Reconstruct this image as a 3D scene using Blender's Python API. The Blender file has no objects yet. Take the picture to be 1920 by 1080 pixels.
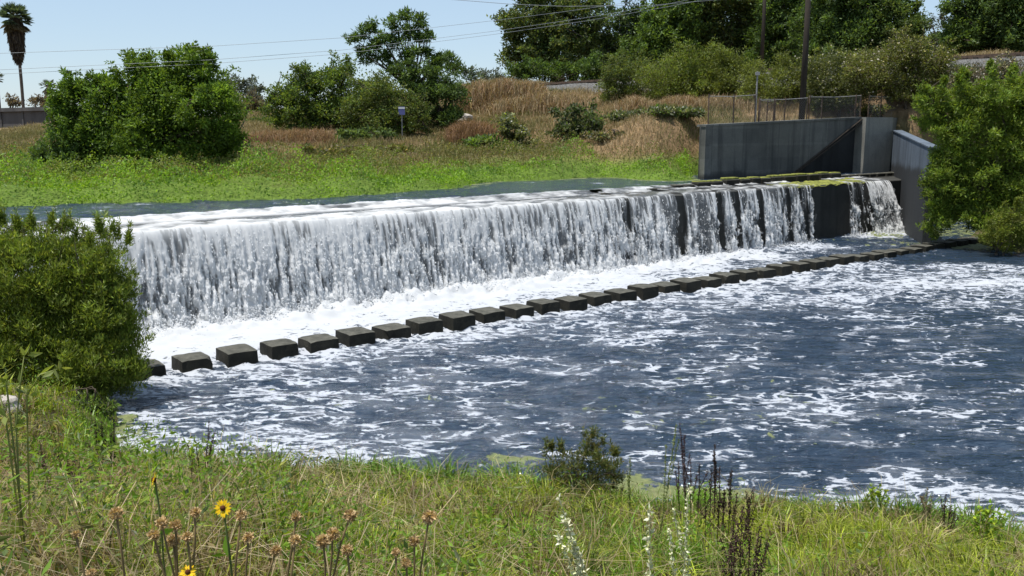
import bpy, math, random
import numpy as np
from mathutils import Vector

rng = np.random.default_rng(7)
random.seed(7)
SC = bpy.context.scene
COL = SC.collection

# ------------------------------------------------------------------ camera
F_PX, HOR, CAMZ = 1700.0, 235.0, 6.0
PITCH = math.atan((540 - HOR) / F_PX)
SP, CP = math.sin(PITCH), math.cos(PITCH)

def ray(px, py):
    x = (px - 960) / F_PX
    y = -(py - 540) / F_PX
    return np.array([x, CP + y * SP, -SP + y * CP])

def at_y(px, py, Y):
    """point seen at a photo position, standing Y metres away"""
    d = ray(px, py)
    return np.array([0, 0, CAMZ]) + d * (Y / d[1])

def at_z(px, py, z):
    d = ray(px, py)
    return np.array([0, 0, CAMZ]) + d * ((z - CAMZ) / d[2])

cam = bpy.data.cameras.new('camera')
cam.sensor_width = 36
cam.lens = 36 * F_PX / 1920
cam.clip_end = 6000
camo = bpy.data.objects.new('camera', cam)
camo.location = (0, 0, CAMZ)
camo.rotation_euler = (math.pi / 2 - PITCH, 0, 0)
COL.objects.link(camo)
SC.camera = camo

# ------------------------------------------------------------------ light
SUN_EL = math.radians(74)
SUN_AZ = math.atan2(-0.88, -0.42)          # clockwise from +Y
S = Vector((math.sin(SUN_AZ) * math.cos(SUN_EL), math.cos(SUN_AZ) * math.cos(SUN_EL), math.sin(SUN_EL)))
sl = bpy.data.lights.new('sun', 'SUN')
sl.energy = 4.6
sl.angle = math.radians(0.55)
sl.color = (1.0, 0.965, 0.90)
so = bpy.data.objects.new('sun', sl)
so.rotation_euler = S.to_track_quat('Z', 'Y').to_euler()
so.location = (0, 0, 60)
COL.objects.link(so)
W = bpy.data.worlds.new('World')
SC.world = W
W.use_nodes = True
wn = W.node_tree
sky = wn.nodes.new('ShaderNodeTexSky')
sky.sky_type = 'NISHITA'
sky.sun_disc = False
sky.sun_elevation = SUN_EL
sky.sun_rotation = SUN_AZ
sky.altitude = 50
sky.air_density = 1.0
sky.dust_density = 0.25
sky.ozone_density = 2.6
bg = wn.nodes['Background']
bg.inputs['Strength'].default_value = 0.105
mxs = wn.nodes.new('ShaderNodeMix'); mxs.data_type = 'RGBA'; mxs.inputs[0].default_value = .6
wn.links.new(sky.outputs[0], mxs.inputs[6]); mxs.inputs[7].default_value = (3.5, 4.5, 5.65, 1)
wn.links.new(mxs.outputs[2], bg.inputs[0])
SC.view_settings.view_transform = 'Standard'
SC.view_settings.look = 'None'
SC.view_settings.exposure = 0.5
SC.view_settings.gamma = 1.0
SC.cycles.transparent_max_bounces = 24
SC.cycles.max_bounces = 8

# ------------------------------------------------------------------ noise in numpy
_T = np.random.default_rng(99).random((256, 256))

def vnoise(x, y):
    xi = np.floor(x).astype(np.int64); yi = np.floor(y).astype(np.int64)
    fx = x - xi; fy = y - yi
    fx = fx * fx * (3 - 2 * fx); fy = fy * fy * (3 - 2 * fy)
    a = _T[xi & 255, yi & 255]; b = _T[(xi + 1) & 255, yi & 255]
    c = _T[xi & 255, (yi + 1) & 255]; d = _T[(xi + 1) & 255, (yi + 1) & 255]
    return (a * (1 - fx) + b * fx) * (1 - fy) + (c * (1 - fx) + d * fx) * fy

def fbm(x, y, o=4, g=0.5):
    t = 0; a = 1; n = 0
    for i in range(o):
        t = t + a * vnoise(x + 17.3 * i, y + 31.7 * i); n += a
        a *= g; x = x * 2.03; y = y * 2.03
    return t / n

def sstep(a, b, x):
    t = np.clip((x - a) / (b - a), 0, 1)
    return t * t * (3 - 2 * t)

# ------------------------------------------------------------------ materials
def new_mat(name):
    m = bpy.data.materials.new(name); m.use_nodes = True
    nt = m.node_tree; nt.nodes.clear()
    return m, nt

def N(nt, t, **kw):
    n = nt.nodes.new(t)
    for k, v in kw.items():
        if k.startswith('_'):
            setattr(n, k[1:], v)
        else:
            n.inputs[k].default_value = v
    return n

def L(nt, a, b):
    nt.links.new(a, b)

def math_node(nt, op, a=None, b=None, clamp=False):
    n = nt.nodes.new('ShaderNodeMath'); n.operation = op; n.use_clamp = clamp
    for i, v in enumerate((a, b)):
        if v is None: continue
        if hasattr(v, 'is_output'): L(nt, v, n.inputs[i])
        else: n.inputs[i].default_value = v
    return n.outputs[0]

def mixrgb(nt, f, a, b, bt='MIX'):
    n = nt.nodes.new('ShaderNodeMix'); n.data_type = 'RGBA'; n.blend_type = bt
    for sock, v in ((n.inputs[0], f), (n.inputs[6], a), (n.inputs[7], b)):
        if hasattr(v, 'is_output'): L(nt, v, sock)
        elif isinstance(v, (int, float)): sock.default_value = v
        else: sock.default_value = (*v, 1)
    return n.outputs[2]

def smooth_map(nt, v, a, b):
    n = nt.nodes.new('ShaderNodeMapRange'); n.interpolation_type = 'SMOOTHSTEP'
    L(nt, v, n.inputs[0])
    for i, q in ((1, a), (2, b)):
        if hasattr(q, 'is_output'): L(nt, q, n.inputs[i])
        else: n.inputs[i].default_value = q
    return n.outputs[0]

def pos(nt, sx=1, sy=1, sz=1, rz=0):
    g = nt.nodes.new('ShaderNodeNewGeometry')
    mp = nt.nodes.new('ShaderNodeMapping')
    mp.inputs['Scale'].default_value = (sx, sy, sz)
    mp.inputs['Rotation'].default_value = (0, 0, rz)
    L(nt, g.outputs['Position'], mp.inputs[0])
    return mp.outputs[0]

def noise(nt, vec, scale, detail=4, rough=0.55, dist=0.0):
    n = N(nt, 'ShaderNodeTexNoise', Scale=scale, Detail=detail, Roughness=rough, Distortion=dist)
    L(nt, vec, n.inputs['Vector'])
    return n.outputs[0]

def ramp(nt, v, stops):
    n = nt.nodes.new('ShaderNodeValToRGB')
    e = n.color_ramp.elements
    while len(e) < len(stops): e.new(0.5)
    for el, (p, c) in zip(e, stops):
        el.position = p; el.color = (*c, 1)
    L(nt, v, n.inputs[0])
    return n.outputs[0]

def finish(nt, sh):
    o = nt.nodes.new('ShaderNodeOutputMaterial')
    L(nt, sh, o.inputs[0])

def bump(nt, h, strength, dist):
    b = N(nt, 'ShaderNodeBump', Strength=strength, Distance=dist)
    L(nt, h, b.inputs['Height'])
    return b.outputs[0]

def mat_leaf(name, trans=0.46, rough=0.45, spec=0.25):
    m, nt = new_mat(name)
    a = N(nt, 'ShaderNodeAttribute', _attribute_name='Col')
    p = N(nt, 'ShaderNodeBsdfPrincipled', Roughness=rough)
    p.inputs['Specular IOR Level'].default_value = spec
    L(nt, a.outputs['Color'], p.inputs['Base Color'])
    t = N(nt, 'ShaderNodeBsdfTranslucent')
    tint = mixrgb(nt, 1.0, a.outputs['Color'], (1.35, 1.3, 0.6), 'MULTIPLY')
    L(nt, tint, t.inputs['Color'])
    mx = N(nt, 'ShaderNodeMixShader', Fac=trans)
    L(nt, p.outputs[0], mx.inputs[1]); L(nt, t.outputs[0], mx.inputs[2])
    finish(nt, mx.outputs[0])
    return m

def mat_noise(name, stops, scale=2.0, rough=0.85, stretch=(1, 1, 1), bs=0.4, bd=0.03, detail=6, spec=0.3):
    m, nt = new_mat(name)
    v = pos(nt, *stretch)
    n = noise(nt, v, scale, detail, 0.6, 0.3)
    p = N(nt, 'ShaderNodeBsdfPrincipled', Roughness=rough)
    p.inputs['Specular IOR Level'].default_value = spec
    L(nt, ramp(nt, n, stops), p.inputs['Base Color'])
    n2 = noise(nt, v, scale * 6, 5, 0.6)
    L(nt, bump(nt, n2, bs, bd), p.inputs['Normal'])
    finish(nt, p.outputs[0])
    return m

M = {}
M['leaf'] = mat_leaf('leaf')
M['grass'] = mat_leaf('grass_blade', 0.42, 0.42, 0.3)
M['dry'] = mat_leaf('dry_plant', 0.25, 0.8, 0.1)
M['petal'] = mat_leaf('petal', 0.4, 0.6, 0.1)
M['bark'] = mat_noise('bark', [(0.3, (0.035, 0.026, 0.018)), (0.7, (0.13, 0.10, 0.075))], 3, 0.95, (1, 1, .25))
M['palm_bark'] = mat_noise('palm_bark', [(0.3, (0.05, 0.04, 0.032)), (0.7, (0.13, 0.105, 0.085))], 3, 0.95, (1, 1, 3))
M['pole_wood'] = mat_noise('pole_wood', [(0.3, (0.022, 0.017, 0.013)), (0.7, (0.06, 0.046, 0.035))], 5, 0.9, (1, 1, .08))
M['metal'] = mat_noise('galvanised_metal', [(0.3, (0.16, 0.155, 0.15)), (0.7, (0.30, 0.29, 0.28))], 6, 0.55)
M['rust'] = mat_noise('rusted_metal', [(0.3, (0.06, 0.04, 0.03)), (0.7, (0.15, 0.10, 0.07))], 6, 0.8)
M['wire'] = mat_noise('wire_metal', [(0.3, (0.16, 0.17, 0.19)), (0.7, (0.26, 0.275, 0.29))], 2, 0.5)
M['rock'] = mat_noise('pale_rock', [(0.3, (0.25, 0.22, 0.19)), (0.7, (0.48, 0.44, 0.40))], 4, 0.9)
M['gravel'] = mat_noise('ballast_gravel', [(0.35, (0.08, 0.078, 0.075)), (0.65, (0.22, 0.215, 0.205))], 9, 0.95, bs=.8, bd=.06)
M['bridge'] = mat_noise('weathered_bridge_concrete', [(0.3, (0.05, 0.048, 0.048)), (0.7, (0.10, 0.096, 0.095))], .9, 0.9, (1, 1, .25))

def mat_concrete(name, lo, hi, dark, stain=0.55, wetz=None, patches=None):
    m, nt = new_mat(name)
    v = pos(nt)
    vs = pos(nt, 1.5, 1.5, .12)
    n1 = noise(nt, v, 0.7, 6, 0.62, .4)
    c = ramp(nt, n1, [(0.3, lo), (0.7, hi)])
    st = noise(nt, vs, 1.3, 6, 0.6)
    c = mixrgb(nt, math_node(nt, 'MULTIPLY', smooth_map(nt, st, 0.46, 0.68), stain), c, dark)
    fine = noise(nt, v, 14, 5, 0.6)
    c = mixrgb(nt, 0.35, c, ramp(nt, fine, [(0.3, (0.35, 0.35, 0.35)), (0.7, (1, 1, 1))]), 'MULTIPLY')
    if patches:
        g0 = nt.nodes.new('ShaderNodeNewGeometry')
        dt = nt.nodes.new('ShaderNodeVectorMath'); dt.operation = 'DOT_PRODUCT'; L(nt, g0.outputs['Position'], dt.inputs[0]); dt.inputs[1].default_value = (patches[0], patches[1], 0)
        s0 = nt.nodes.new('ShaderNodeSeparateXYZ'); L(nt, g0.outputs['Position'], s0.inputs[0])
        tt = dt.outputs['Value']
        for sx_, sz_, off, amt in ((1 / 2.3, 1 / 1.35, .37, .62), (1 / 3.7, 1 / .8, .71, .4)):
            cb = nt.nodes.new('ShaderNodeCombineXYZ')
            L(nt, math_node(nt, 'FLOOR', math_node(nt, 'ADD', math_node(nt, 'MULTIPLY', tt, sx_), off)), cb.inputs[0])
            L(nt, math_node(nt, 'FLOOR', math_node(nt, 'ADD', math_node(nt, 'MULTIPLY', s0.outputs[2], sz_), off)), cb.inputs[1])
            wn_ = nt.nodes.new('ShaderNodeTexWhiteNoise'); L(nt, cb.outputs[0], wn_.inputs[0])
            c = mixrgb(nt, amt, c, ramp(nt, wn_.outputs[0], [(0, (.45, .47, .5)), (.5, (.9, .9, .9)), (1, (1.25, 1.3, 1.38))]), 'MULTIPLY')
        fr = math_node(nt, 'FRACT', math_node(nt, 'MULTIPLY', tt, 1 / 2.55))
        c = mixrgb(nt, math_node(nt, 'MULTIPLY', math_node(nt, 'LESS_THAN', fr, .012), .6), c, dark)
    p = N(nt, 'ShaderNodeBsdfPrincipled', Roughness=0.8)
    if wetz is not None:
        sep = nt.nodes.new('ShaderNodeSeparateXYZ'); g = nt.nodes.new('ShaderNodeNewGeometry')
        L(nt, g.outputs['Position'], sep.inputs[0])
        zz = math_node(nt, 'ADD', sep.outputs[2], math_node(nt, 'MULTIPLY', math_node(nt, 'SUBTRACT', n1, .5), .8))
        wet = smooth_map(nt, zz, wetz + .35, wetz - .1)
        c = mixrgb(nt, math_node(nt, 'MULTIPLY', wet, .9), c, dark)
    L(nt, c, p.inputs['Base Color'])
    L(nt, bump(nt, fine, 0.35, 0.02), p.inputs['Normal'])
    finish(nt, p.outputs[0])
    return m

M['concrete'] = mat_concrete('stained_concrete', (0.105, 0.102, 0.09), (0.18, 0.172, 0.148), (0.022, 0.023, 0.022), .6, 3.3, (.79, .61))
M['concrete_pale'] = mat_concrete('pale_concrete', (0.17, 0.165, 0.145), (0.26, 0.25, 0.22), (0.06, 0.06, 0.055), .55, 2.2)
M['concrete_wing'] = mat_concrete('shade_blue_concrete', (0.085, 0.11, 0.145), (0.12, 0.15, 0.19), (0.012, 0.013, 0.014), .45, 3.6)  # blue of open-sky shade is put into this base colour
M['concrete_shade'] = mat_concrete('shade_dark_concrete', (0.010, 0.011, 0.011), (0.03, 0.032, 0.032), (0.006, 0.006, 0.006), .7)  # near-black base colour paints in the shade of the wall recess
M['wet_face'] = mat_concrete('wet_weir_face', (0.022, 0.022, 0.019), (0.05, 0.048, 0.042), (0.012, 0.013, 0.01), .7)

def mat_block():
    m, nt = new_mat('mossy_block')
    v = pos(nt)
    g = nt.nodes.new('ShaderNodeNewGeometry')
    sep = nt.nodes.new('ShaderNodeSeparateXYZ'); L(nt, g.outputs['Normal'], sep.inputs[0])
    n1 = noise(nt, v, 2.2, 6, .65, .5)
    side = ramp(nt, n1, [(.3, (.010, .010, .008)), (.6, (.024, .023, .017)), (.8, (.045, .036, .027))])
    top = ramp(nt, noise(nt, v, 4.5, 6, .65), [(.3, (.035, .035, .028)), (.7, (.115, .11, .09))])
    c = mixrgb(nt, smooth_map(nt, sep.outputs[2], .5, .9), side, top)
    p = N(nt, 'ShaderNodeBsdfPrincipled', Roughness=.75)
    p.inputs['Specular IOR Level'].default_value = .2
    L(nt, c, p.inputs['Base Color'])
    L(nt, bump(nt, noise(nt, v, 16, 6, .65), .7, .03), p.inputs['Normal'])
    finish(nt, p.outputs[0])
    return m
M['block'] = mat_block()
M['moss'] = mat_noise('wet_moss', [(.3, (.05, .055, .012)), (.5, (.16, .17, .03)), (.75, (.30, .30, .07))], 3.5, .8, bs=.8, bd=.04)

def mat_ground():
    m, nt = new_mat('bank_soil')
    a = N(nt, 'ShaderNodeAttribute', _attribute_name='Col')
    v = pos(nt)
    n1 = noise(nt, v, 1.6, 8, .65, .4)
    c = mixrgb(nt, .6, a.outputs['Color'], ramp(nt, n1, [(.3, (.45, .45, .45)), (.7, (1.5, 1.5, 1.5))]), 'MULTIPLY')
    p = N(nt, 'ShaderNodeBsdfPrincipled', Roughness=.95)
    p.inputs['Specular IOR Level'].default_value = .1
    L(nt, c, p.inputs['Base Color'])
    L(nt, bump(nt, noise(nt, v, 7, 6, .65), .8, .12), p.inputs['Normal'])
    finish(nt, p.outputs[0])
    return m
M['ground'] = mat_ground()

def mat_pool(name, fine=1.0):
    """dark river water carrying foam (attribute R), algae (G)"""
    m, nt = new_mat(name)
    a = N(nt, 'ShaderNodeAttribute', _attribute_name='Col')
    sep = nt.nodes.new('ShaderNodeSeparateColor'); L(nt, a.outputs['Color'], sep.inputs[0])
    D, A = sep.outputs[0], sep.outputs[1]
    v = pos(nt, .62, 1.3, 1, .05)
    # warp
    w = N(nt, 'ShaderNodeTexNoise', Scale=.9, Detail=3, Roughness=.5); L(nt, v, w.inputs['Vector'])
    vm = nt.nodes.new('ShaderNodeVectorMath'); vm.operation = 'MULTIPLY_ADD'
    L(nt, w.outputs['Color'], vm.inputs[0]); vm.inputs[1].default_value = (.5, .5, .5); L(nt, v, vm.inputs[2])
    vw = vm.outputs[0]
    n1 = noise(nt, vw, 3.6 * fine, 9, .66, .3)
    pat = noise(nt, pos(nt, .35, .6, 1, .1), 1.0, 4, .55, .4)
    nf = noise(nt, pos(nt, .9, 1.5, 1, .05), 10 * fine, 5, .65, .2)
    n1 = math_node(nt, 'ADD', math_node(nt, 'MULTIPLY', n1, .80), math_node(nt, 'MULTIPLY', nf, .20))
    Dp = math_node(nt, 'ADD', D, math_node(nt, 'MULTIPLY', math_node(nt, 'SUBTRACT', pat, .5), math_node(nt, 'MULTIPLY', math_node(nt, 'SUBTRACT', 1.0, D), .9)))
    th = N(nt, 'ShaderNodeMapRange'); L(nt, Dp, th.inputs[0])
    th.inputs[3].default_value = .695; th.inputs[4].default_value = .30
    thv = th.outputs[0]
    m1 = smooth_map(nt, n1, math_node(nt, 'SUBTRACT', thv, .02), math_node(nt, 'ADD', thv, .04))
    # stringy foam rings: edges of cells, broken up
    vo = N(nt, 'ShaderNodeTexVoronoi', _feature='DISTANCE_TO_EDGE', Scale=1.9 * fine, Randomness=1); 
    vm2 = nt.nodes.new('ShaderNodeVectorMath'); vm2.operation = 'MULTIPLY_ADD'
    w2 = N(nt, 'ShaderNodeTexNoise', Scale=3.2, Detail=5, Roughness=.6); L(nt, v, w2.inputs['Vector'])
    L(nt, w2.outputs['Color'], vm2.inputs[0]); vm2.inputs[1].default_value = (.55, .55, .55); L(nt, vw, vm2.inputs[2])
    L(nt, vm2.outputs[0], vo.inputs['Vector'])
    line = smooth_map(nt, vo.outputs[0], .075, .03)
    big = noise(nt, v, .75, 4, .6)
    thb = math_node(nt, 'ADD', thv, .005)
    gate = smooth_map(nt, big, math_node(nt, 'SUBTRACT', thb, .06), math_node(nt, 'ADD', thb, .03))
    m2 = math_node(nt, 'MULTIPLY', line, gate)
    foam = math_node(nt, 'MAXIMUM', m1, m2, True)
    fl = noise(nt, vw, 1.1, 5, .6, .2)
    film = smooth_map(nt, math_node(nt, 'ADD', math_node(nt, 'MULTIPLY', fl, .7), math_node(nt, 'MULTIPLY', nf, .3)), math_node(nt, 'SUBTRACT', thv, .12), math_node(nt, 'ADD', thv, .06))
    foam = math_node(nt, 'MAXIMUM', foam, math_node(nt, 'MULTIPLY', film, .13), True)
    p = N(nt, 'ShaderNodeBsdfPrincipled', Roughness=.06, IOR=1.5)
    p.inputs['Base Color'].default_value = (.016, .029, .050, 1)
    rip = noise(nt, pos(nt, .8, 2.6, 1, .05), 2.0, 4, .55, .3)
    L(nt, bump(nt, rip, 1.0, .30), p.inputs['Normal'])
    f = N(nt, 'ShaderNodeBsdfDiffuse'); L(nt, ramp(nt, D, [(.45, (.36, .38, .42)), (.85, (.43, .44, .455))]), f.inputs['Color'])
    L(nt, bump(nt, n1, .6, .05), f.inputs['Normal'])
    mx = nt.nodes.new('ShaderNodeMixShader')
    L(nt, foam, mx.inputs[0]); L(nt, p.outputs[0], mx.inputs[1]); L(nt, f.outputs[0], mx.inputs[2])
    # floating algae
    an = noise(nt, pos(nt), 2.2, 7, .65, .3)
    am = smooth_map(nt, math_node(nt, 'ADD', A, math_node(nt, 'MULTIPLY', math_node(nt, 'SUBTRACT', an, .5), 2.4)), .50, .66)
    ad = N(nt, 'ShaderNodeBsdfPrincipled', Roughness=.7)
    L(nt, ramp(nt, noise(nt, pos(nt), 9, 5, .6), [(.3, (.07, .085, .022)), (.7, (.17, .19, .07))]), ad.inputs['Base Color'])
    mx2 = nt.nodes.new('ShaderNodeMixShader')
    L(nt, am, mx2.inputs[0]); L(nt, mx.outputs[0], mx2.inputs[1]); L(nt, ad.outputs[0], mx2.inputs[2])
    finish(nt, mx2.outputs[0])
    return m
M['pool'] = mat_pool('river_pool_water')
M['up'] = mat_pool('upstream_water')

def mat_fall():
    """falling sheet: R = white aerated water, G = coverage"""
    m, nt = new_mat('falling_water')
    a = N(nt, 'ShaderNodeAttribute', _attribute_name='Col')
    sep = nt.nodes.new('ShaderNodeSeparateColor'); L(nt, a.outputs['Color'], sep.inputs[0])
    foam, cov = sep.outputs[0], sep.outputs[1]
    d = N(nt, 'ShaderNodeBsdfDiffuse'); d.inputs['Color'].default_value = (.93, .935, .94, 1)
    t = N(nt, 'ShaderNodeBsdfTranslucent'); t.inputs['Color'].default_value = (.93, .935, .945, 1)
    mx = N(nt, 'ShaderNodeMixShader', Fac=.5); L(nt, d.outputs[0], mx.inputs[1]); L(nt, t.outputs[0], mx.inputs[2])
    w = N(nt, 'ShaderNodeBsdfPrincipled', Roughness=.15, IOR=1.333)
    w.inputs['Base Color'].default_value = (.15, .155, .16, 1)
    tr = nt.nodes.new('ShaderNodeBsdfTransparent')
    wt = N(nt, 'ShaderNodeMixShader', Fac=.45); L(nt, w.outputs[0], wt.inputs[1]); L(nt, tr.outputs[0], wt.inputs[2])
    m2 = nt.nodes.new('ShaderNodeMixShader'); L(nt, foam, m2.inputs[0]); L(nt, wt.outputs[0], m2.inputs[1]); L(nt, mx.outputs[0], m2.inputs[2])
    m3 = nt.nodes.new('ShaderNodeMixShader'); L(nt, cov, m3.inputs[0]); L(nt, tr.outputs[0], m3.inputs[1]); L(nt, m2.outputs[0], m3.inputs[2])
    finish(nt, m3.outputs[0])
    return m
M['fall'] = mat_fall()
def mat_spray():
    m, nt = new_mat('white_spray')
    d = N(nt, 'ShaderNodeBsdfDiffuse'); d.inputs['Color'].default_value = (.88, .89, .90, 1)
    t = N(nt, 'ShaderNodeBsdfTranslucent'); t.inputs['Color'].default_value = (.88, .89, .90, 1)
    mx = N(nt, 'ShaderNodeMixShader', Fac=.5); L(nt, d.outputs[0], mx.inputs[1]); L(nt, t.outputs[0], mx.inputs[2])
    finish(nt, mx.outputs[0])
    return m
M['spray'] = mat_spray()
def mat_flat(name, c, rough=.6):
    return mat_noise(name, [(.3, tuple(q * .8 for q in c)), (.7, c)], 8, rough, bs=.05, bd=.005)
M['sign_blue'] = mat_flat('sign_blue', (.10, .11, .28))
M['sign_white'] = mat_flat('sign_white', (.62, .62, .64))

# ------------------------------------------------------------------ object helpers
def tag(o, label=None, cat=None, group=None, kind=None):
    if label: o['label'] = label
    if cat: o['category'] = cat
    if group: o['group'] = group
    if kind: o['kind'] = kind
    return o

def thing(name, label, cat, loc=(0, 0, 0), group=None):
    o = bpy.data.objects.new(name, None)
    o.empty_display_size = .2
    o.location = tuple(float(q) for q in loc)
    COL.objects.link(o)
    return tag(o, label, cat, group)

def link(name, me, mat, parent=None):
    me.materials.append(mat)
    o = bpy.data.objects.new(name, me)
    COL.objects.link(o)
    if parent is not None:
        o.parent = parent
        w = Vector((0, 0, 0)); q = parent
        while q is not None:
            w += q.location; q = q.parent
        o.location = -w          # the vertices are in world coordinates
    return o

def np_mesh(name, v, f, mat, parent=None, col=None, smooth=False):
    """v (n,3), f (m,k) one polygon size; col (n,3) per vertex"""
    v = np.asarray(v, np.float32); f = np.asarray(f, np.int32)
    me = bpy.data.meshes.new(name)
    k = f.shape[1]
    me.vertices.add(len(v)); me.vertices.foreach_set('co', v.ravel())
    me.loops.add(f.size); me.loops.foreach_set('vertex_index', f.ravel())
    me.polygons.add(len(f))
    me.polygons.foreach_set('loop_start', np.arange(0, f.size, k, dtype=np.int32))
    me.polygons.foreach_set('loop_total', np.full(len(f), k, np.int32))
    me.polygons.foreach_set('use_smooth', np.full(len(f), smooth))
    me.update(calc_edges=True)
    if col is not None:
        ca = me.color_attributes.new('Col', 'FLOAT_COLOR', 'POINT')
        c4 = np.ones((len(v), 4), np.float32); c4[:, :3] = col
        ca.data.foreach_set('color', c4.ravel())
    return link(name, me, mat, parent)

class MB:
    """collects polygons into one mesh"""
    def __init__(self): self.v = []; self.f = []; self.c = []
    def add(self, vs, fs, col=(1, 1, 1)):
        b = len(self.v)
        self.v += [tuple(float(q) for q in p) for p in vs]
        self.f += [[b + i for i in f] for f in fs]
        self.c += [col] * len(vs)
        return self
    def obox(self, o, ax, ay, az, bev=0.0):
        """box from corner o with edge vectors ax, ay, az"""
        o, ax, ay, az = (np.array(q, float) for q in (o, ax, ay, az))
        if bev <= 0:
            p = [o, o + ax, o + ax + ay, o + ay, o + az, o + ax + az, o + ax + ay + az, o + ay + az]
            return self.add(p, [(3, 2, 1, 0), (4, 5, 6, 7), (0, 1, 5, 4), (1, 2, 6, 5), (2, 3, 7, 6), (3, 0, 4, 7)])
        bx = ax / np.linalg.norm(ax) * bev; by = ay / np.linalg.norm(ay) * bev; bz = az / np.linalg.norm(az) * bev
        p = [o, o + ax, o + ax + ay, o + ay]
        q = [o + az - bz, o + ax + az - bz, o + ax + ay + az - bz, o + ay + az - bz]
        r = [o + az + bx + by, o + ax + az - bx + by, o + ax + ay + az - bx - by, o + ay + az + bx - by]
        fs = [(3, 2, 1, 0)] + [(i, (i + 1) % 4, 4 + (i + 1) % 4, 4 + i) for i in range(4)] + \
             [(4 + i, 4 + (i + 1) % 4, 8 + (i + 1) % 4, 8 + i) for i in range(4)] + [(8, 9, 10, 11)]
        return self.add(p + q + r, fs)
    def box(self, x0, x1, y0, y1, z0, z1):
        return self.obox((x0, y0, z0), (x1 - x0, 0, 0), (0, y1 - y0, 0), (0, 0, z1 - z0))
    def tube(self, pts, rad, n=6, col=(1, 1, 1)):
        pts = [np.array(p, float) for p in pts]
        if not hasattr(rad, '__len__'): rad = [rad] * len(pts)
        vs = []; fs = []
        ref = np.array([0.31, 0.17, 0.93])
        for i, p in enumerate(pts):
            d = pts[min(i + 1, len(pts) - 1)] - pts[max(i - 1, 0)]
            d = d / (np.linalg.norm(d) + 1e-9)
            r0 = ref if abs(d @ ref) < .9 else np.array([1., 0, 0])
            a = np.cross(d, r0); a /= np.linalg.norm(a); b = np.cross(d, a)
            for k in range(n):
                t = 2 * math.pi * k / n
                vs.append(p + rad[i] * (a * math.cos(t) + b * math.sin(t)))
        for i in range(len(pts) - 1):
            for k in range(n):
                k2 = (k + 1) % n
                fs.append((i * n + k, i * n + k2, (i + 1) * n + k2, (i + 1) * n + k))
        fs.append(tuple(range(n))[::-1]); fs.append(tuple(range((len(pts) - 1) * n, len(pts) * n)))
        return self.add(vs, fs, col)
    def prism(self, poly, d):
        """polygon (list of 3-D points) pushed along d"""
        n = len(poly); d = np.array(d, float)
        p = [np.array(q, float) for q in poly]
        vs = p + [q + d for q in p]
        fs = [tuple(range(n)), tuple(range(2 * n - 1, n - 1, -1))] + [(i, n + i, n + (i + 1) % n, (i + 1) % n) for i in range(n)]
        return self.add(vs, fs)
    def ball(self, c, r, rx=1, ry=1, rz=1, nu=8, nv=6, jit=0, col=(1, 1, 1)):
        vs = [(c[0], c[1], c[2] + r * rz)]; fs = []
        for j in range(1, nv):
            for i in range(nu):
                t = math.pi * j / nv; q = 2 * math.pi * i / nu
                k = r * (1 + random.uniform(-jit, jit))
                vs.append((c[0] + k * rx * math.sin(t) * math.cos(q), c[1] + k * ry * math.sin(t) * math.sin(q), c[2] + k * rz * math.cos(t)))
        vs.append((c[0], c[1], c[2] - r * rz))
        for i in range(nu): fs.append((0, 1 + i, 1 + (i + 1) % nu))
        for j in range(nv - 2):
            for i in range(nu):
                a = 1 + j * nu
                fs.append((a + i, a + nu + i, a + nu + (i + 1) % nu, a + (i + 1) % nu))
        e = len(vs) - 1; a = 1 + (nv - 2) * nu
        for i in range(nu): fs.append((a + i, e, a + (i + 1) % nu))
        return self.add(vs, fs, col)
    def build(self, name, mat, parent=None, smooth=False, recalc=True):
        import bmesh
        me = bpy.data.meshes.new(name)
        me.from_pydata(self.v, [], self.f)
        if recalc:
            bm = bmesh.new(); bm.from_mesh(me)
            bmesh.ops.recalc_face_normals(bm, faces=bm.faces)
            bm.to_mesh(me); bm.free()
        ca = me.color_attributes.new('Col', 'FLOAT_COLOR', 'POINT')
        c4 = np.ones((len(self.v), 4), np.float32); c4[:, :3] = np.array(self.c, np.float32)
        ca.data.foreach_set('color', c4.ravel())
        if smooth: me.polygons.foreach_set('use_smooth', [True] * len(me.polygons))
        return link(name, me, mat, parent)

def unit(v): return v / (np.linalg.norm(v, axis=-1, keepdims=True) + 1e-9)

def leaf_arrays(c, ln, wd, direction, col, r=rng):
    """rhombic leaves: c (n,3) base points, direction (n,3)"""
    n = len(c)
    d = unit(direction)
    s = unit(np.cross(d, unit(r.normal(size=(n, 3)))))
    up = np.cross(s, d)
    ln = np.asarray(ln).reshape(-1, 1); wd = np.asarray(wd).reshape(-1, 1)
    p0 = c; p2 = c + d * ln
    mid = c + d * ln * .45
    p1 = mid + s * wd * .5 + up * wd * .12; p3 = mid - s * wd * .5 + up * wd * .12
    v = np.stack([p0, p1, p2, p3], 1).reshape(-1, 3)
    f = np.arange(4 * n).reshape(n, 4)
    return v, f, np.repeat(col, 4, axis=0)

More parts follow.
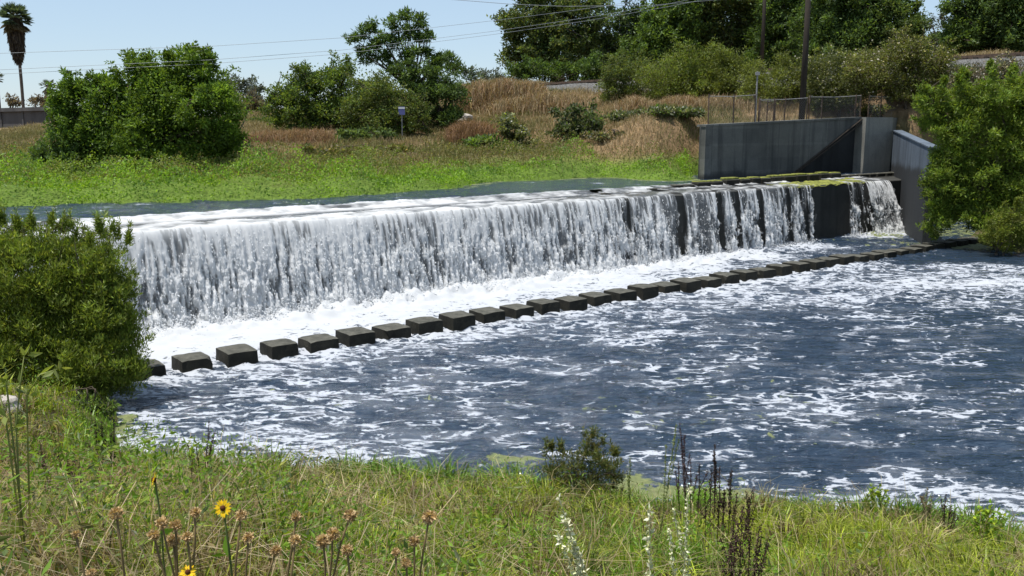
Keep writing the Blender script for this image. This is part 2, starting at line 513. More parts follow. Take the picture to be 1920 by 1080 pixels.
def blade_arrays(b, h, w, lean, col, droop=.35, r=rng):
    """grass blades: base b (n,3), height h, width w, lean direction (n,2)"""
    n = len(b)
    h = np.asarray(h).reshape(-1, 1); w = np.asarray(w).reshape(-1, 1)
    up = np.array([[0, 0, 1.]])
    l3 = np.concatenate([lean, np.zeros((n, 1))], 1)
    a = r.random(n) * 2 * np.pi
    s = np.stack([np.cos(a), np.sin(a), np.zeros(n)], 1)
    m = b + up * h * .6 + l3 * h * .35
    t = b + up * h * (1 - droop * np.linalg.norm(lean, axis=1, keepdims=True)) + l3 * h * 1.0
    v = np.stack([b - s * w * .5, b + s * w * .5, m - s * w * .4, m + s * w * .4, t], 1).reshape(-1, 3)
    k = np.arange(n)[:, None] * 5
    f = np.concatenate([k + np.array([[0, 1, 3]]), k + np.array([[0, 3, 2]]), k + np.array([[2, 3, 4]])], 1).reshape(-1, 3)
    return v, f, np.repeat(col, 5, axis=0)

def pal(n, cols, jit=.18, r=rng, w=None):
    c = np.array(cols, float)
    i = r.choice(len(c), n, p=w)
    k = r.random((n, 1))
    j = (i + 1) % len(c)
    o = c[i] * (1 - k * .5) + c[j] * k * .5
    return o * (1 + r.normal(size=(n, 1)) * jit).clip(.5, 1.6)
# ------------------------------------------------------------------ the weir line
P0 = np.array([-11.8, 26.0]); U = np.array([.788, .6157]); U = U / np.linalg.norm(U)
NV = np.array([U[1], -U[0]])              # downstream, towards the camera
LIP, UPZ = 2.92, 3.17

def sv(s, v, z=0.0):
    p = P0 + U * s - NV * v
    return np.array([p[0], p[1], z])

def s_of_px(px, z=LIP):
    k = (px - 960) / F_PX
    # (P0x+Ux s) = k*((P0y+Uy s)*CP + (CAMZ-z)*SP)
    return (k * (P0[1] * CP + (CAMZ - z) * SP) - P0[0]) / (U[0] - k * U[1] * CP)

S_END = float(s_of_px(1664))
S_BEG = -6.0
def vdist(x, y): return -((x - P0[0]) * NV[0] + (y - P0[1]) * NV[1])
def sdist(x, y): return (x - P0[0]) * U[0] + (y - P0[1]) * U[1]

# side wall of the weir: seen frontally right of centre
_v = 2.75
def _px_sv(s): 
    p = sv(s, _v, 5.0); return 960 + F_PX * p[0] / (p[1] * CP + (CAMZ - 5.0) * SP)
S_WALL = min(np.arange(38, 54, .02), key=lambda s: abs(_px_sv(s) - 1664))
WL = at_z(1320, 336, UPZ)[:2]; WR = sv(S_WALL, _v)[:2]
WD = (WR - WL); WLEN = float(np.linalg.norm(WD)); WD = WD / WLEN
WN = np.array([WD[1], -WD[0]])            # towards the camera

# ------------------------------------------------------------------ terrain
ctrl = []
def cp(px, py, Y): p = at_y(px, py, Y); ctrl.append((p[0], p[1], p[2]))
for px, py in ((-150, 400), (0, 392), (120, 387), (300, 383), (560, 376), (700, 368), (850, 365), (980, 350), (1150, 344), (1300, 339)):
    p = at_z(px, py - (3 if px < 800 else 11), UPZ); ctrl.append((p[0], p[1], UPZ))
    q = p[:2] * (1 - 1.6 / np.linalg.norm(p[:2])); ctrl.append((q[0], q[1], 2.65))
for a in ((0, 335, 42), (200, 334, 41), (400, 330, 41.5), (700, 318, 46), (1000, 310, 49), (1250, 316, 48.5),
          (0, 300, 52), (300, 296, 52), (700, 280, 54), (1000, 285, 55), (1250, 285, 51.5),
          (0, 255, 66), (300, 250, 66), (600, 250, 62), (850, 245, 62), (1000, 240, 61), (1150, 240, 58), (1280, 238, 54),
          (850, 205, 74), (950, 195, 72), (1100, 205, 68), (1250, 200, 64), (1400, 200, 62), (1600, 198, 60), (1750, 190, 58),
          (900, 160, 82), (980, 158, 82), (1090, 163, 82), (1250, 160, 78), (1500, 150, 73), (1700, 130, 68), (1850, 112, 63), (1950, 104, 61),
          (1900, 150, 56), (1800, 165, 59)):
    cp(*a)
for x, y, z in ((-60, 40, 3.9), (-60, 70, 5.4), (-40, 100, 5.6), (0, 110, 6.5), (40, 100, 9.5), (60, 70, 9.5), (30, 54, 7.5), (-24, 27, 3.3), (-30, 22, 3.8),
                (35, 50, 7), (-90, 130, 5.5), (0, 140, 6.0), (60, 130, 8), (90, 60, 8), (-90, 60, 5)):
    ctrl.append((x, y, z))
ctrl = np.array(ctrl)
def _tps(r2): return 0.5 * r2 * np.log(r2 + 1e-9)
_n = len(ctrl)
_A = np.zeros((_n + 3, _n + 3))
_dx = ctrl[:, None, :2] - ctrl[None, :, :2]
_A[:_n, :_n] = _tps((_dx ** 2).sum(-1)) + np.eye(_n) * .4
_A[:_n, _n] = 1; _A[:_n, _n + 1:] = ctrl[:, :2]; _A[_n, :_n] = 1; _A[_n + 1:, :_n] = ctrl[:, :2].T
_w = np.linalg.solve(_A, np.concatenate([ctrl[:, 2], np.zeros(3)]))

def far_h(x, y):
    sh = np.shape(x); x = np.ravel(x); y = np.ravel(y)
    r2 = (x[:, None] - ctrl[None, :, 0]) ** 2 + (y[:, None] - ctrl[None, :, 1]) ** 2
    z = _tps(r2) @ _w[:_n] + _w[_n] + _w[_n + 1] * x + _w[_n + 2] * y
    z = np.clip(z, 2.4, 11)
    far = sstep(105, 150, np.hypot(x, y))
    z = z * (1 - far) + 5.9 * far
    z = z + (fbm(x * .35, y * .35, 4) - .5) * .35 * sstep(3.25, 4.2, z)
    # the side wall's platform and the water in front of it
    t = (x - WL[0]) * WD[0] + (y - WL[1]) * WD[1]
    w = -((x - WL[0]) * WN[0] + (y - WL[1]) * WN[1])
    inn = (t > .4 + .95 * w) & (t < WLEN + 9) & (w > 1.0) & (w < 9)
    plat = 5.75 + .02 * t + np.maximum(w - 3, 0) * .12
    z = np.where(inn, np.maximum(np.where(w < 4, plat, z), np.minimum(plat, 9)), z)
    front = (t > -0.2) & (t < WLEN + 1) & (w <= .8) & (w > -9)
    z = np.where(front, np.minimum(z, 2.5), z)
    return z.reshape(sh)

SHX = [-60, -20, -14, -11, -8.9, -8.1, -7.5, -6.7, -5, -3, -1, 2.5, 4, 7.6, 12, 20, 28, 60]
SHY = [22.6, 22.4, 22, 20.6, 19.2, 17.9, 16.4, 15.2, 14.8, 14.6, 14.35, 13.55, 13.25, 12.4, 11.2, 8.8, 6, 0]
def near_d(x, y): return (np.interp(x, SHX, SHY) + (fbm(x * .9, x * 0 + 3.3, 3) - .5) * .9 - y) * .95
XRY = [0, 10, 20, 30, 36, 43, 47, 50, 54, 60]
XRX = [44, 40, 33, 28, 26, 24.3, 24.0, 25.6, 28, 30]
def near_h(x, y):
    d = near_d(x, y)
    z1 = np.where(d > 0, np.minimum(.04 + .335 * d, 4.42 + 0 * d), np.maximum(.5 * d, -.7))
    z1 = z1 + (fbm(x * .8, y * .8, 4) - .5) * .28 * sstep(0.3, 1.5, d)
    d2 = (x - np.interp(y, XRY, XRX)) * .9
    z2 = np.where(d2 > 0, np.minimum(.1 + .5 * d2, 6.5), np.maximum(.6 * d2, -.7))
    return np.maximum(z1, z2)

def height(x, y):
    x = np.asarray(x, float); y = np.asarray(y, float)
    v = vdist(x, y)
    k = sstep(.7, 2.0, v)
    s = sdist(x, y)
    a = near_h(x, y); b = far_h(x, y)
    return a * (1 - k) + b * k

def hz(x, y): return float(height(np.array([x]), np.array([y]))[0])

def axis(a, b, st, lo, hi):
    c = list(np.arange(a, b, st)); q = st
    p = c[0]; left = []
    while p > lo: q *= 1.35; p -= q; left.append(p)
    q = st; p = c[-1]; right = []
    while p < hi: q *= 1.35; p += q; right.append(p)
    return np.array(left[::-1] + c + right)
gx = axis(-45, 48, .4, -3000, 3000); gy = axis(-4, 100, .4, -300, 4000)
GX, GY = np.meshgrid(gx, gy, indexing='ij')
GZ = height(GX, GY)
GV = vdist(GX, GY)

def zone(x, y, z):
    """share of lush green / dry brush on the far side, from height and patchiness"""
    n = fbm(x * .22 + 5, y * .22, 4)
    g = sstep(4.5, 3.75, z + (n - .5) * 1.2)
    return g, n
gg, gn = zone(GX, GY, GZ)
cg = np.array([.11, .165, .03]); cd = np.array([.20, .135, .075]); cs = np.array([.13, .105, .06])
c = cd * (1 - gg[..., None]) + cg * gg[..., None]
nearmask = (GV < 1.2)[..., None]
nn = fbm(GX * .7, GY * .7, 4)[..., None]
c = np.where(nearmask, np.array([.07, .075, .022]) * (1 - sstep(.45, .7, nn)) + cs * .8 * sstep(.45, .7, nn), c)
c = np.where((np.hypot(GX, GY) > 120)[..., None], np.array([.10, .10, .06]), c)
ni, nj = GX.shape
idx = np.arange(ni * nj).reshape(ni, nj)
quads = np.stack([idx[:-1, :-1], idx[1:, :-1], idx[1:, 1:], idx[:-1, 1:]], -1).reshape(-1, 4)
o = np_mesh('ground', np.stack([GX, GY, GZ], -1).reshape(-1, 3), quads, M['ground'], None, c.reshape(-1, 3), True)
tag(o, kind='structure')

# ------------------------------------------------------------------ foam / algae maps
def idw(pts, x, y, p=3.2):
    P = np.array([[*at_z(a, b, pts[2])[:2], c_] for a, b, c_ in pts[0]])
    sh = x.shape; x = x.ravel(); y = y.ravel()
    num = np.zeros(len(x)); den = np.zeros(len(x))
    for qx, qy, qv in P:
        w = 1 / ((x - qx) ** 2 + (y - qy) ** 2 + .15) ** (p / 2)
        num += w * qv; den += w
    return (num / den).reshape(sh)

FOAM = [(1765, 447, .05), (1800, 441, 0), (1840, 436, 0), (1755, 438, .1), (330, 640, .9), (450, 615, .97), (600, 590, 1), (750, 565, 1), (900, 545, 1), (1050, 525, .98), (1200, 500, .92), (1320, 490, .8),
        (420, 640, .72), (560, 620, .72), (700, 600, .70), (850, 578, .66), (1000, 555, .60), (1120, 535, .62), (1250, 510, .55), (1400, 480, .72), (1400, 495, .38), (1500, 462, .6), (1520, 475, .30), (1620, 440, .75), (1700, 437, .85), (1600, 455, .2), (1700, 455, .1),
        (340, 705, .75), (450, 695, .62), (560, 680, .62), (700, 655, .6), (850, 630, .56), (1000, 605, .55), (1150, 575, .6), (1300, 545, .72), (1450, 515, .6), (1580, 500, .5),
        (1250, 558, .75), (1400, 545, .7), (1550, 535, .74), (1700, 530, .82), (1850, 530, .84), (1950, 545, .7), (1650, 515, .55), (1800, 505, .62), (1900, 505, .55), (1750, 512, .42),
        (1700, 485, .05), (1850, 485, 0), (1900, 475, 0), (1750, 470, .05), (1650, 490, .3),
        (300, 740, .55), (420, 735, .5), (560, 720, .48), (700, 700, .45), (850, 680, .40), (1000, 650, .36), (1100, 620, .42), (1250, 610, .42),
        (1400, 600, .28), (1550, 600, .24), (1700, 600, .3), (1880, 610, .25), (1150, 680, .32), (1350, 660, .28), (1550, 660, .25), (1750, 660, .26), (1900, 690, .2),
        (300, 790, .6), (420, 800, .62), (550, 800, .62), (700, 770, .46), (850, 760, .38), (1000, 740, .32), (1200, 740, .26), (1400, 730, .3), (1600, 740, .33), (1800, 750, .28),
        (330, 850, .78), (480, 840, .72), (600, 850, .72), (720, 830, .5), (850, 820, .46), (980, 830, .42), (1100, 810, .36), (1250, 800, .32), (1400, 790, .44), (1550, 770, .44), (1700, 800, .32), (1850, 790, .38),
        (900, 850, .3), (1000, 880, .15), (1150, 870, .26), (1300, 870, .25), (1450, 860, .26), (1600, 870, .26), (1750, 870, .3), (1900, 860, .3), (1400, 915, .45), (1550, 900, .45), (1700, 925, .62), (1850, 940, .6), (1250, 930, .2), (1900, 900, .28)]
ALG = [(900, 853, .62), (960, 860, .7), (1010, 866, .6), (900, 905, .8), (970, 912, .85), (1200, 918, .8), (1300, 935, .8), (1420, 945, .7), (180, 800, .85), (230, 815, .7), (1640, 441, .62), (1720, 440, .66), (1600, 446, .3), (1800, 459, .8), (1840, 457, .8),
       (850, 840, 0), (950, 835, 0), (1080, 850, 0), (900, 880, .1), (1000, 885, .1), (1100, 890, .2), (300, 800, 0), (260, 760, 0), (400, 840, 0), (600, 840, 0), (750, 840, 0), (1300, 890, 0), (1500, 910, 0), (1700, 940, 0), (1850, 970, 0), (1500, 470, 0), (1700, 475, 0), (1850, 480, 0), (1400, 480, 0), (1750, 449, 0.05),
       (1560, 437, 0), (1000, 600, 0), (500, 650, 0), (1500, 600, 0), (1000, 700, 0), (1850, 700, 0)]

# ------------------------------------------------------------------ lower pool
px_ = np.arange(-20, 44, .09); py_ = np.arange(9, 57, .09)
X, Y = np.meshgrid(px_, py_, indexing='ij')
V = vdist(X, Y)
foam = idw((FOAM, None, 0.0), X, Y)
foam = foam - (.075 + .10 * sstep(.45, .7, foam)) * sstep(-4.4, -5.4, V) - .06 * sstep(-2, -5, V) * sstep(.55, .75, foam) * sstep(2, 6, X)
foam = foam - .04 * sstep(-4.6, -5.6, V) * sstep(5, 0, X) + .05 * sstep(1, 5, X) * sstep(-5, -7, V) * sstep(.5, .3, foam) * sstep(.02, .15, foam)
foam = foam + (fbm(X * .35 + 8, Y * .6, 3) - .5) * .22 * sstep(.75, .5, foam)
alg = idw((ALG, None, 0.0), X, Y, 4)
# the strip between the blocks and the foot of the fall
_b0 = at_z(368, 697, .0)[:2] - NV * .25
_bt = ((X - _b0[0]) * U[0] + (Y - _b0[1]) * U[1]) / 1.142
_bp = (X - _b0[0]) * NV[0] + (Y - _b0[1]) * NV[1]
blk = np.exp(-(((_bt - np.round(_bt)) * 1.142 / .75) ** 2 + (_bp / .70) ** 2)) * (_bt > -2) * (_bt < 39)
wake = np.exp(-((_bp - .85) / .55) ** 2) * (_bt > -2) * (_bt < 32) * fbm(X * 1.3, Y * 1.3, 3)
foam = foam + .22 * blk * (1 - foam) + .20 * wake * (1 - foam)
turb = np.clip(foam, 0, 1)
calm = 1 - sstep(.3, .8, alg)
Z = .20 * (fbm(X * .6 + .15 * Y, Y * 2.0, 2) - .5) + .17 * (fbm(X * 1.2 - .2 * Y, Y * 4.2, 2) - .5)
Z = Z * (0.55 + .5 * turb) * calm
Z += (blk * .10 + wake * .10) * (fbm(X * 4, Y * 5, 3) - .30) * 1.6
near_fall = sstep(-2.4, -1.0, V)
Z += .16 * sstep(-4.6, -1.0, V) * (V < .4) * (fbm(X * 2.4 + 5, Y * 4.2, 4) - .5)
Z += near_fall * turb ** 2 * ((fbm(X * 2.6, Y * 2.6, 4) - .42) * .75 + (fbm(X * 7, Y * 7, 2) - .45) * .30)
Z += .05 * near_fall
ii = np.arange(X.size).reshape(X.shape)
q = np.stack([ii[:-1, :-1], ii[1:, :-1], ii[1:, 1:], ii[:-1, 1:]], -1).reshape(-1, 4)
keep = (V[:-1, :-1].reshape(-1) < .35)
zz = height(X[::4, ::4], Y[::4, ::4])
under = np.kron(zz, np.ones((4, 4)))[:X.shape[0] - 1, :X.shape[1] - 1].reshape(-1)
keep &= under < .45
q = q[keep]
used, inv = np.unique(q, return_inverse=True)
vv = np.stack([X, Y, Z], -1).reshape(-1, 3)[used]
cc = np.stack([foam, alg, 0 * foam], -1).reshape(-1, 3)[used]
o = np_mesh('river_pool', vv, inv.reshape(-1, 4), M['pool'], None, cc, True)
tag(o, kind='structure')

# ------------------------------------------------------------------ upstream water
s_ = np.arange(-26, S_WALL + .2, .12); v_ = np.arange(2.0, 24, .12)
SS, VV = np.meshgrid(s_, v_, indexing='ij')
X = P0[0] + U[0] * SS - NV[0] * VV; Y = P0[1] + U[1] * SS - NV[1] * VV
left = sstep(26, 8, SS)
foam = np.clip(.9 - (VV - 2.0) * 2.6, 0, 1) * left * sstep(-9, -5, SS) + .08 * left * sstep(5, 2, VV) + .25 * sstep(2, -4, SS) * sstep(6, 2, VV)
SH = height(X[::3, ::3], Y[::3, ::3]); SH = np.kron(SH, np.ones((3, 3)))[:X.shape[0], :X.shape[1]]
edge = sstep(2.65, 3.12, SH)
alg = edge * .62 * sstep(12, 20, SS) + sstep(20, 34, SS) * .25 * sstep(3.2, 4.2, VV)
Z = UPZ + (.10 * (fbm(X * .9, Y * 2.1, 3) - .5) + .07 * (fbm(X * 1.8, Y * 4, 2) - .5)) * (.25 + .75 * left)
Z += foam ** 2 * (fbm(X * 3, Y * 3, 3) - .4) * .14
ii = np.arange(X.size).reshape(X.shape)
q = np.stack([ii[:-1, :-1], ii[1:, :-1], ii[1:, 1:], ii[:-1, 1:]], -1).reshape(-1, 4)
q = q[(SH[:-1, :-1] < 3.8).reshape(-1)]
used, inv = np.unique(q, return_inverse=True)
o = np_mesh('upstream_river', np.stack([X, Y, Z], -1).reshape(-1, 3)[used], inv.reshape(-1, 4), M['up'], None,
            np.stack([foam, alg, 0 * foam], -1).reshape(-1, 3)[used], True)
tag(o, kind='structure')

# ------------------------------------------------------------------ weir: body, sill, moss
weir = thing('weir', 'long low concrete river weir with white water pouring over its crest', 'weir', sv(15, 0, 0))
b = MB()
SEG = np.linspace(S_BEG, S_WALL + .3, 52)
prof = [(0, -.9), (0.0, 2.86), (.06, 2.90), (1.50, 2.95), (1.53, 2.99), (2.3, 3.0), (2.3, 1.2), (2.3, -.9)]
vs = []; fs = []
for s in SEG:
    for v, z in prof:
        j = random.uniform(-.012, .012) if 0 < z < 3.2 else 0
        vs.append(sv(s, v, z + j))
m = len(prof)
for i in range(len(SEG) - 1):
    for k in range(m):
        fs.append((i * m + k, (i + 1) * m + k, (i + 1) * m + (k + 1) % m, i * m + (k + 1) % m))
b.add(vs, fs)
b.build('weir_wall', M['wet_face'], weir)
# sill blocks along the upstream edge; the river runs between and over them
b = MB(); mo = MB(); s = S_BEG
while s < S_WALL - .9:
    w = random.uniform(.55, 1.0)
    dry = sstep(20, 31, s)
    top = 2.99 + .33 * dry + random.uniform(-.03, .05)
    if s > 40: top = 3.2
    b.obox(sv(s, 1.56, 3.0), sv(s + w, 1.56, 3.0) - sv(s, 1.56, 3.0), sv(s, 2.06, 3.0) - sv(s, 1.56, 3.0), (0, 0, top - 3.0), .04)
    if s > 27 and s < 40 and random.random() < .85:
        mo.obox(sv(s + .02, 1.6, top + .003), sv(w - .04, 0) - sv(0, 0), sv(0, .42) - sv(0, 0), (0, 0, random.uniform(.03, .09)), .03)
    s += w + (random.uniform(.12, .30) if s > 12 else .1)
b.build('sill', M['block'], weir)
mo.build('sill_moss', M['moss'], weir)
# wet moss skin on the dry stretch of the crest
mv = []; mf = []
sa = np.arange(s_of_px(1480), s_of_px(1642), .15); va = np.linspace(-.03, 1.46, 12)
for s in sa:
    for v in va:
        n_ = fbm(np.array([s * 1.7]), np.array([v * 2.3]), 4)[0]
        mv.append(sv(s, v, 2.915 + .03 * v + max(0, n_ - .40) * .38 - (.09 if v < 0 else 0)))
k = len(va)
for i in range(len(sa) - 1):
    for j in range(k - 1): mf.append((i * k + j, (i + 1) * k + j, (i + 1) * k + j + 1, i * k + j + 1))
mb = MB(); mb.add(mv, mf); mb.build('crest_moss', M['moss'], weir, True, False)

# ------------------------------------------------------------------ the fall
def cov_s(s):
    pts = [(-9, 1), (1120, 1), (1150, .93), (1160, .62), (1166, .2), (1180, .22), (1186, .85), (1205, .97), (1250, .93), (1262, .75), (1266, .12), (1278, .14), (1284, .85), (1310, .95), (1334, .88), (1339, .1), (1349, .14), (1354, .85), (1368, .85),
           (1375, .12), (1380, .14), (1384, .72), (1412, .88), (1418, .1), (1423, .14), (1428, .8), (1448, .88), (1462, .6), (1470, .18), (1477, .22), (1481, .78), (1492, .82), (1499, .16), (1507, .12), (1511, .62), (1517, .5), (1521, .06), (1530, 0),
           (1583, 0), (1588, .5), (1594, .72), (1600, .35), (1605, .06), (1612, .30), (1620, .32), (1624, .55), (1632, .95), (1655, 1), (1664, .9)]
    xs = [S_BEG - 1 if p[0] < 0 else float(s_of_px(p[0])) for p in pts]
    return np.interp(s, xs, [p[1] for p in pts])
ds = .032
s_ = np.arange(S_BEG + .5, S_END - .02, ds)
va = np.concatenate([np.linspace(2.08, 1.54, 16), np.linspace(1.50, .0, 40)])
NF = 120
ta = np.linspace(0, 1, NF + 1)[1:]
nt_ = len(va) + NF
SSg, TI = np.meshgrid(s_, np.arange(nt_), indexing='ij')
thick = np.interp(s_, [0, 12, 24, 30, s_of_px(1580), s_of_px(1630), s_of_px(1660)], [1, .88, .72, .6, .5, 1.15, 1.35])[:, None]
# column-to-column variation of the throw
thr = .90 * thick * (1 + .30 * (fbm(s_ * .9, s_ * 0 + 2, 3) - .5))[:, None]
left = sstep(24, 10, s_)[:, None]
za = np.where(va > 1.52, 3.05 + .14 * sstep(1.54, 1.95, va), 2.98 + .05 * (va / 1.5))
za = np.where(va <= .35, 2.985 - .05 * (1 - va / .35) ** 2, za)
Vg = np.zeros(SSg.shape); Zg = np.zeros(SSg.shape)
na = len(va)
Vg[:, :na] = va[None]; Zg[:, :na] = za[None]
tt = ta[None, :]
Vg[:, na:] = -thr * np.sqrt(tt) * (.78 + .22 * tt) ; Zg[:, na:] = 2.935 - 3.0 * tt
# arc coordinate measured along the flow, stretched where the water speeds up
flow = np.concatenate([2.08 - va, 2.08 + 3.1 * ta])[None, :] + 0 * SSg
fall_t = np.concatenate([np.zeros(na), ta])[None, :] + 0 * SSg
wob = (fbm(SSg * 1.1, flow * .7, 3) - .5) * .35
C = cov_s(SSg + fall_t * ((fbm(SSg * .8, flow * .5 + 7, 3) - .5) * .5 + (fbm(SSg * 3.5, flow * 1.6, 3) - .5) * .22))
sx = SSg + wob * fall_t
n_str = fbm(sx * 9.0, flow * 1.0 + 9, 4, .6)            # long streaks
n_clp = fbm(sx * 9.5 + 40, flow * 1.9, 4, .62)             # clumps further down
n_big = fbm(SSg * .8, flow * .5 + 3, 3)
mixk = sstep(.08, .6, fall_t)
n_ = n_str * (1 - mixk) + n_clp * mixk
n_ = (n_ - .5) * 2.3 + .5
n_col = fbm(SSg * 1.5 + wob + 20, flow * .18, 3)
amount = C + (n_big - .5) * .55
thx = .54 - .33 * left - .14 * sstep(.55, 1, fall_t) * left[:, :1] - .10 * sstep(.75, 1, fall_t)
foamA = .08 + .06 * left + (.92 - .06 * left) * sstep(thx - .17, thx + .19, n_ + (n_big - .5) * .9 + (n_col - .5) * .8)
apron = np.concatenate([np.ones(na), np.zeros(NF)])[None, :] + 0 * SSg
n_ap = fbm(SSg * 1.6, flow * 3.2, 4, .6)
step_k = np.exp(-((flow - .62) / .25) ** 2)
foamA = np.where(apron > 0, np.clip(.12 + .42 * left + (n_ap - .5) * 2.2 + step_k * .35 - .45 * np.exp(-((flow - 1.05) / .16) ** 2), 0, 1), foamA)
lip_k = np.exp(-((flow - 2.14) / .22) ** 2)
foamA = np.clip(foamA + lip_k * (.5 * left - .05), 0, 1)
covA = sstep(1.09 - C * 1.12, 1.29 - C * 1.12, n_ * .7 + .3 * n_big + .12)
strand = sstep(.60, .72, fbm(sx * 6.0 + 70, flow * .45, 3)) * sstep(.03, .12, C) * .8
covA = np.maximum(covA, strand)
covA = np.where(C > .9, np.maximum(covA, .82), covA)
covA = np.where(C < .02, 0, covA)
covA = np.where(apron > 0, np.where(C > .9, 1, np.where(C < .02, 0, sstep(.55 - .5 * C, .75 - .5 * C, n_ap))), covA)
# relief of the sheet
rel = ((n_ - .45) * .20 + (n_col - .5) * .22) * (.15 + .85 * sstep(0, .5, fall_t)) + (n_big - .5) * .25 * fall_t
Vg = Vg - np.where(apron > 0, 0, rel)
Zg = Zg + np.where(apron > 0, (n_ap - .45) * .13 * (.4 + .6 * left) + step_k * .03, rel * .3 * (1 - fall_t))
X = P0[0] + U[0] * SSg - NV[0] * Vg; Y = P0[1] + U[1] * SSg - NV[1] * Vg
ii = np.arange(X.size).reshape(X.shape)
q = np.stack([ii[:-1, :-1], ii[:-1, 1:], ii[1:, 1:], ii[1:, :-1]], -1).reshape(-1, 4)
cv = covA.ravel()
q = q[cv[q].max(1) > .01]
used, inv = np.unique(q, return_inverse=True)
o = np_mesh('waterfall', np.stack([X, Y, Zg], -1).reshape(-1, 3)[used], inv.reshape(-1, 4), M['fall'], None,
            np.stack([foamA, covA, 0 * covA], -1).reshape(-1, 3)[used], True)
tag(o, kind='structure')

# drops and clots thrown off the sheet, and the churned foot
OCT = np.array([[1, 0, 0], [-1, 0, 0], [0, 1, 0], [0, -1, 0], [0, 0, 1], [0, 0, -1]], float)
OCF = np.array([[0, 2, 4], [2, 1, 4], [1, 3, 4], [3, 0, 4], [2, 0, 5], [1, 2, 5], [3, 1, 5], [0, 3, 5]])
n = 22000
i = rng.integers(0, len(s_), n); j = rng.integers(na + 4, nt_, n)
ok = rng.random(n) < covA[i, j] * (.25 + .75 * foamA[i, j]) * (.3 + .7 * fall_t[i, j])
i, j = i[ok], j[ok]; n = len(i)
c0 = np.stack([X[i, j], Y[i, j], Zg[i, j]], 1)
off = np.abs(rng.normal(size=n)) * .045 + .01
c0[:, 0] += NV[0] * off; c0[:, 1] += NV[1] * off; c0[:, 2] += rng.normal(size=n) * .03
r_ = rng.uniform(.006, .019, (n, 1, 1))
vv = c0[:, None, :] + OCT[None] * r_ * np.array([1, 1, 2.6])
# foot
n2 = 16000
s2 = rng.uniform(S_BEG + 1, S_END - .2, n2); c2 = cov_s(s2)
ok = rng.random(n2) < c2 * np.interp(s2, [0, 15, 30, S_END], [1, .8, .35, .8])
s2 = s2[ok]; n2 = len(s2)
thr2 = np.interp(s2, s_, thr[:, 0])
v2 = -thr2 - rng.normal(size=n2) * .22 - .1
z2 = np.abs(rng.normal(size=n2)) * np.interp(s2, [0, 15, 30], [.20, .15, .08]) + .02
c3 = np.stack([P0[0] + U[0] * s2 - NV[0] * v2, P0[1] + U[1] * s2 - NV[1] * v2, z2], 1)
vv2 = c3[:, None, :] + OCT[None] * rng.uniform(.008, .03, (n2, 1, 1))
vv = np.concatenate([vv, vv2]).reshape(-1, 3); nn_ = n + n2
f = (np.arange(nn_)[:, None, None] * 6 + OCF[None]).reshape(-1, 3)
o = np_mesh('water_spray', vv, f, M['spray'], None, None, True)
tag(o, 'white drops and clots of water thrown off the weir fall', 'spray', None, 'stuff')

# ------------------------------------------------------------------ the row of blocks
EN = ['first', 'second', 'third', 'fourth', 'fifth', 'sixth', 'seventh', 'eighth', 'ninth', 'tenth', 'eleventh', 'twelfth', 'thirteenth', 'fourteenth', 'fifteenth', 'sixteenth', 'seventeenth', 'eighteenth', 'nineteenth', 'twentieth']
B0 = at_z(368, 697, .0)[:2]
PITCHB = 1.142
def block_mesh(r):
    b = MB()
    L_, W_, H_ = .80 + r.uniform(-.05, .05), .84 + r.uniform(-.06, .06), .37 + r.uniform(-.025, .025)
    n = 5
    # subdivided box with worn corners
    pts = {}; vs = []; fs = []
    def vid(i, j, k):
        if (i, j, k) not in pts:
            p = np.array([(i / n - .5) * L_, (j / n - .5) * W_, k / n])
            e = sum(1 for q in (i, j) if q in (0, n)) + (1 if k == n else 0)
            z = p[2] * (H_ + .5) - .5
            sh = .014 * max(0, e - 1)
            p = np.array([p[0] * (1 - sh / L_ * 1.4), p[1] * (1 - sh / W_ * 1.4), z - (sh * .9 if k == n else 0)])
            p += np.array([r.uniform(-1, 1), r.uniform(-1, 1), r.uniform(-1, 1)]) * .008 + (0 if r.random() > .012 or e < 2 else np.array([-.06 * np.sign(p[0]), 0, -.03]))
            pts[(i, j, k)] = len(vs); vs.append(p)
        return pts[(i, j, k)]
    for a in range(n):
        for c_ in range(n):
            fs.append((vid(a, c_, n), vid(a + 1, c_, n), vid(a + 1, c_ + 1, n), vid(a, c_ + 1, n)))
            for e in (0, n):
                fs.append((vid(a, e, c_), vid(a + 1, e, c_), vid(a + 1, e, c_ + 1), vid(a, e, c_ + 1)))
                fs.append((vid(e, a, c_), vid(e, a + 1, c_), vid(e, a + 1, c_ + 1), vid(e, a, c_ + 1)))
    b.add(vs, fs)
    return b
R3 = random.Random(4)
for i in range(-1, 39):
    c2 = B0 + U * PITCHB * i - NV * .25 + NV * R3.uniform(-.05, .05)
    k = i + 1
    if k == 0: lab = 'dark concrete block half hidden behind the big bush at the left bank'
    elif k == 1: lab = 'brownish square concrete block next to the bush, first fully visible one in the row'
    elif k < 20: lab = f'dark wet concrete block in the river, {EN[k]} counted from the left bush'
    elif k < 39: lab = f'far dark concrete block in the river, {EN[39 - k]} counted from the right bush' if k > 19 else ''
    else: lab = 'last dark concrete block at the far end of the row, touching the right bank'
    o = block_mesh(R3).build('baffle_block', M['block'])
    o.location = (c2[0], c2[1], R3.uniform(-.03, .02) - (.10 if k > 26 else 0))
    o.rotation_euler = (R3.uniform(-.015, .015), R3.uniform(-.015, .015), math.atan2(U[1], U[0]) + R3.uniform(-.015, .015))
    tag(o, lab, 'concrete block', 'row of baffle blocks below the weir')

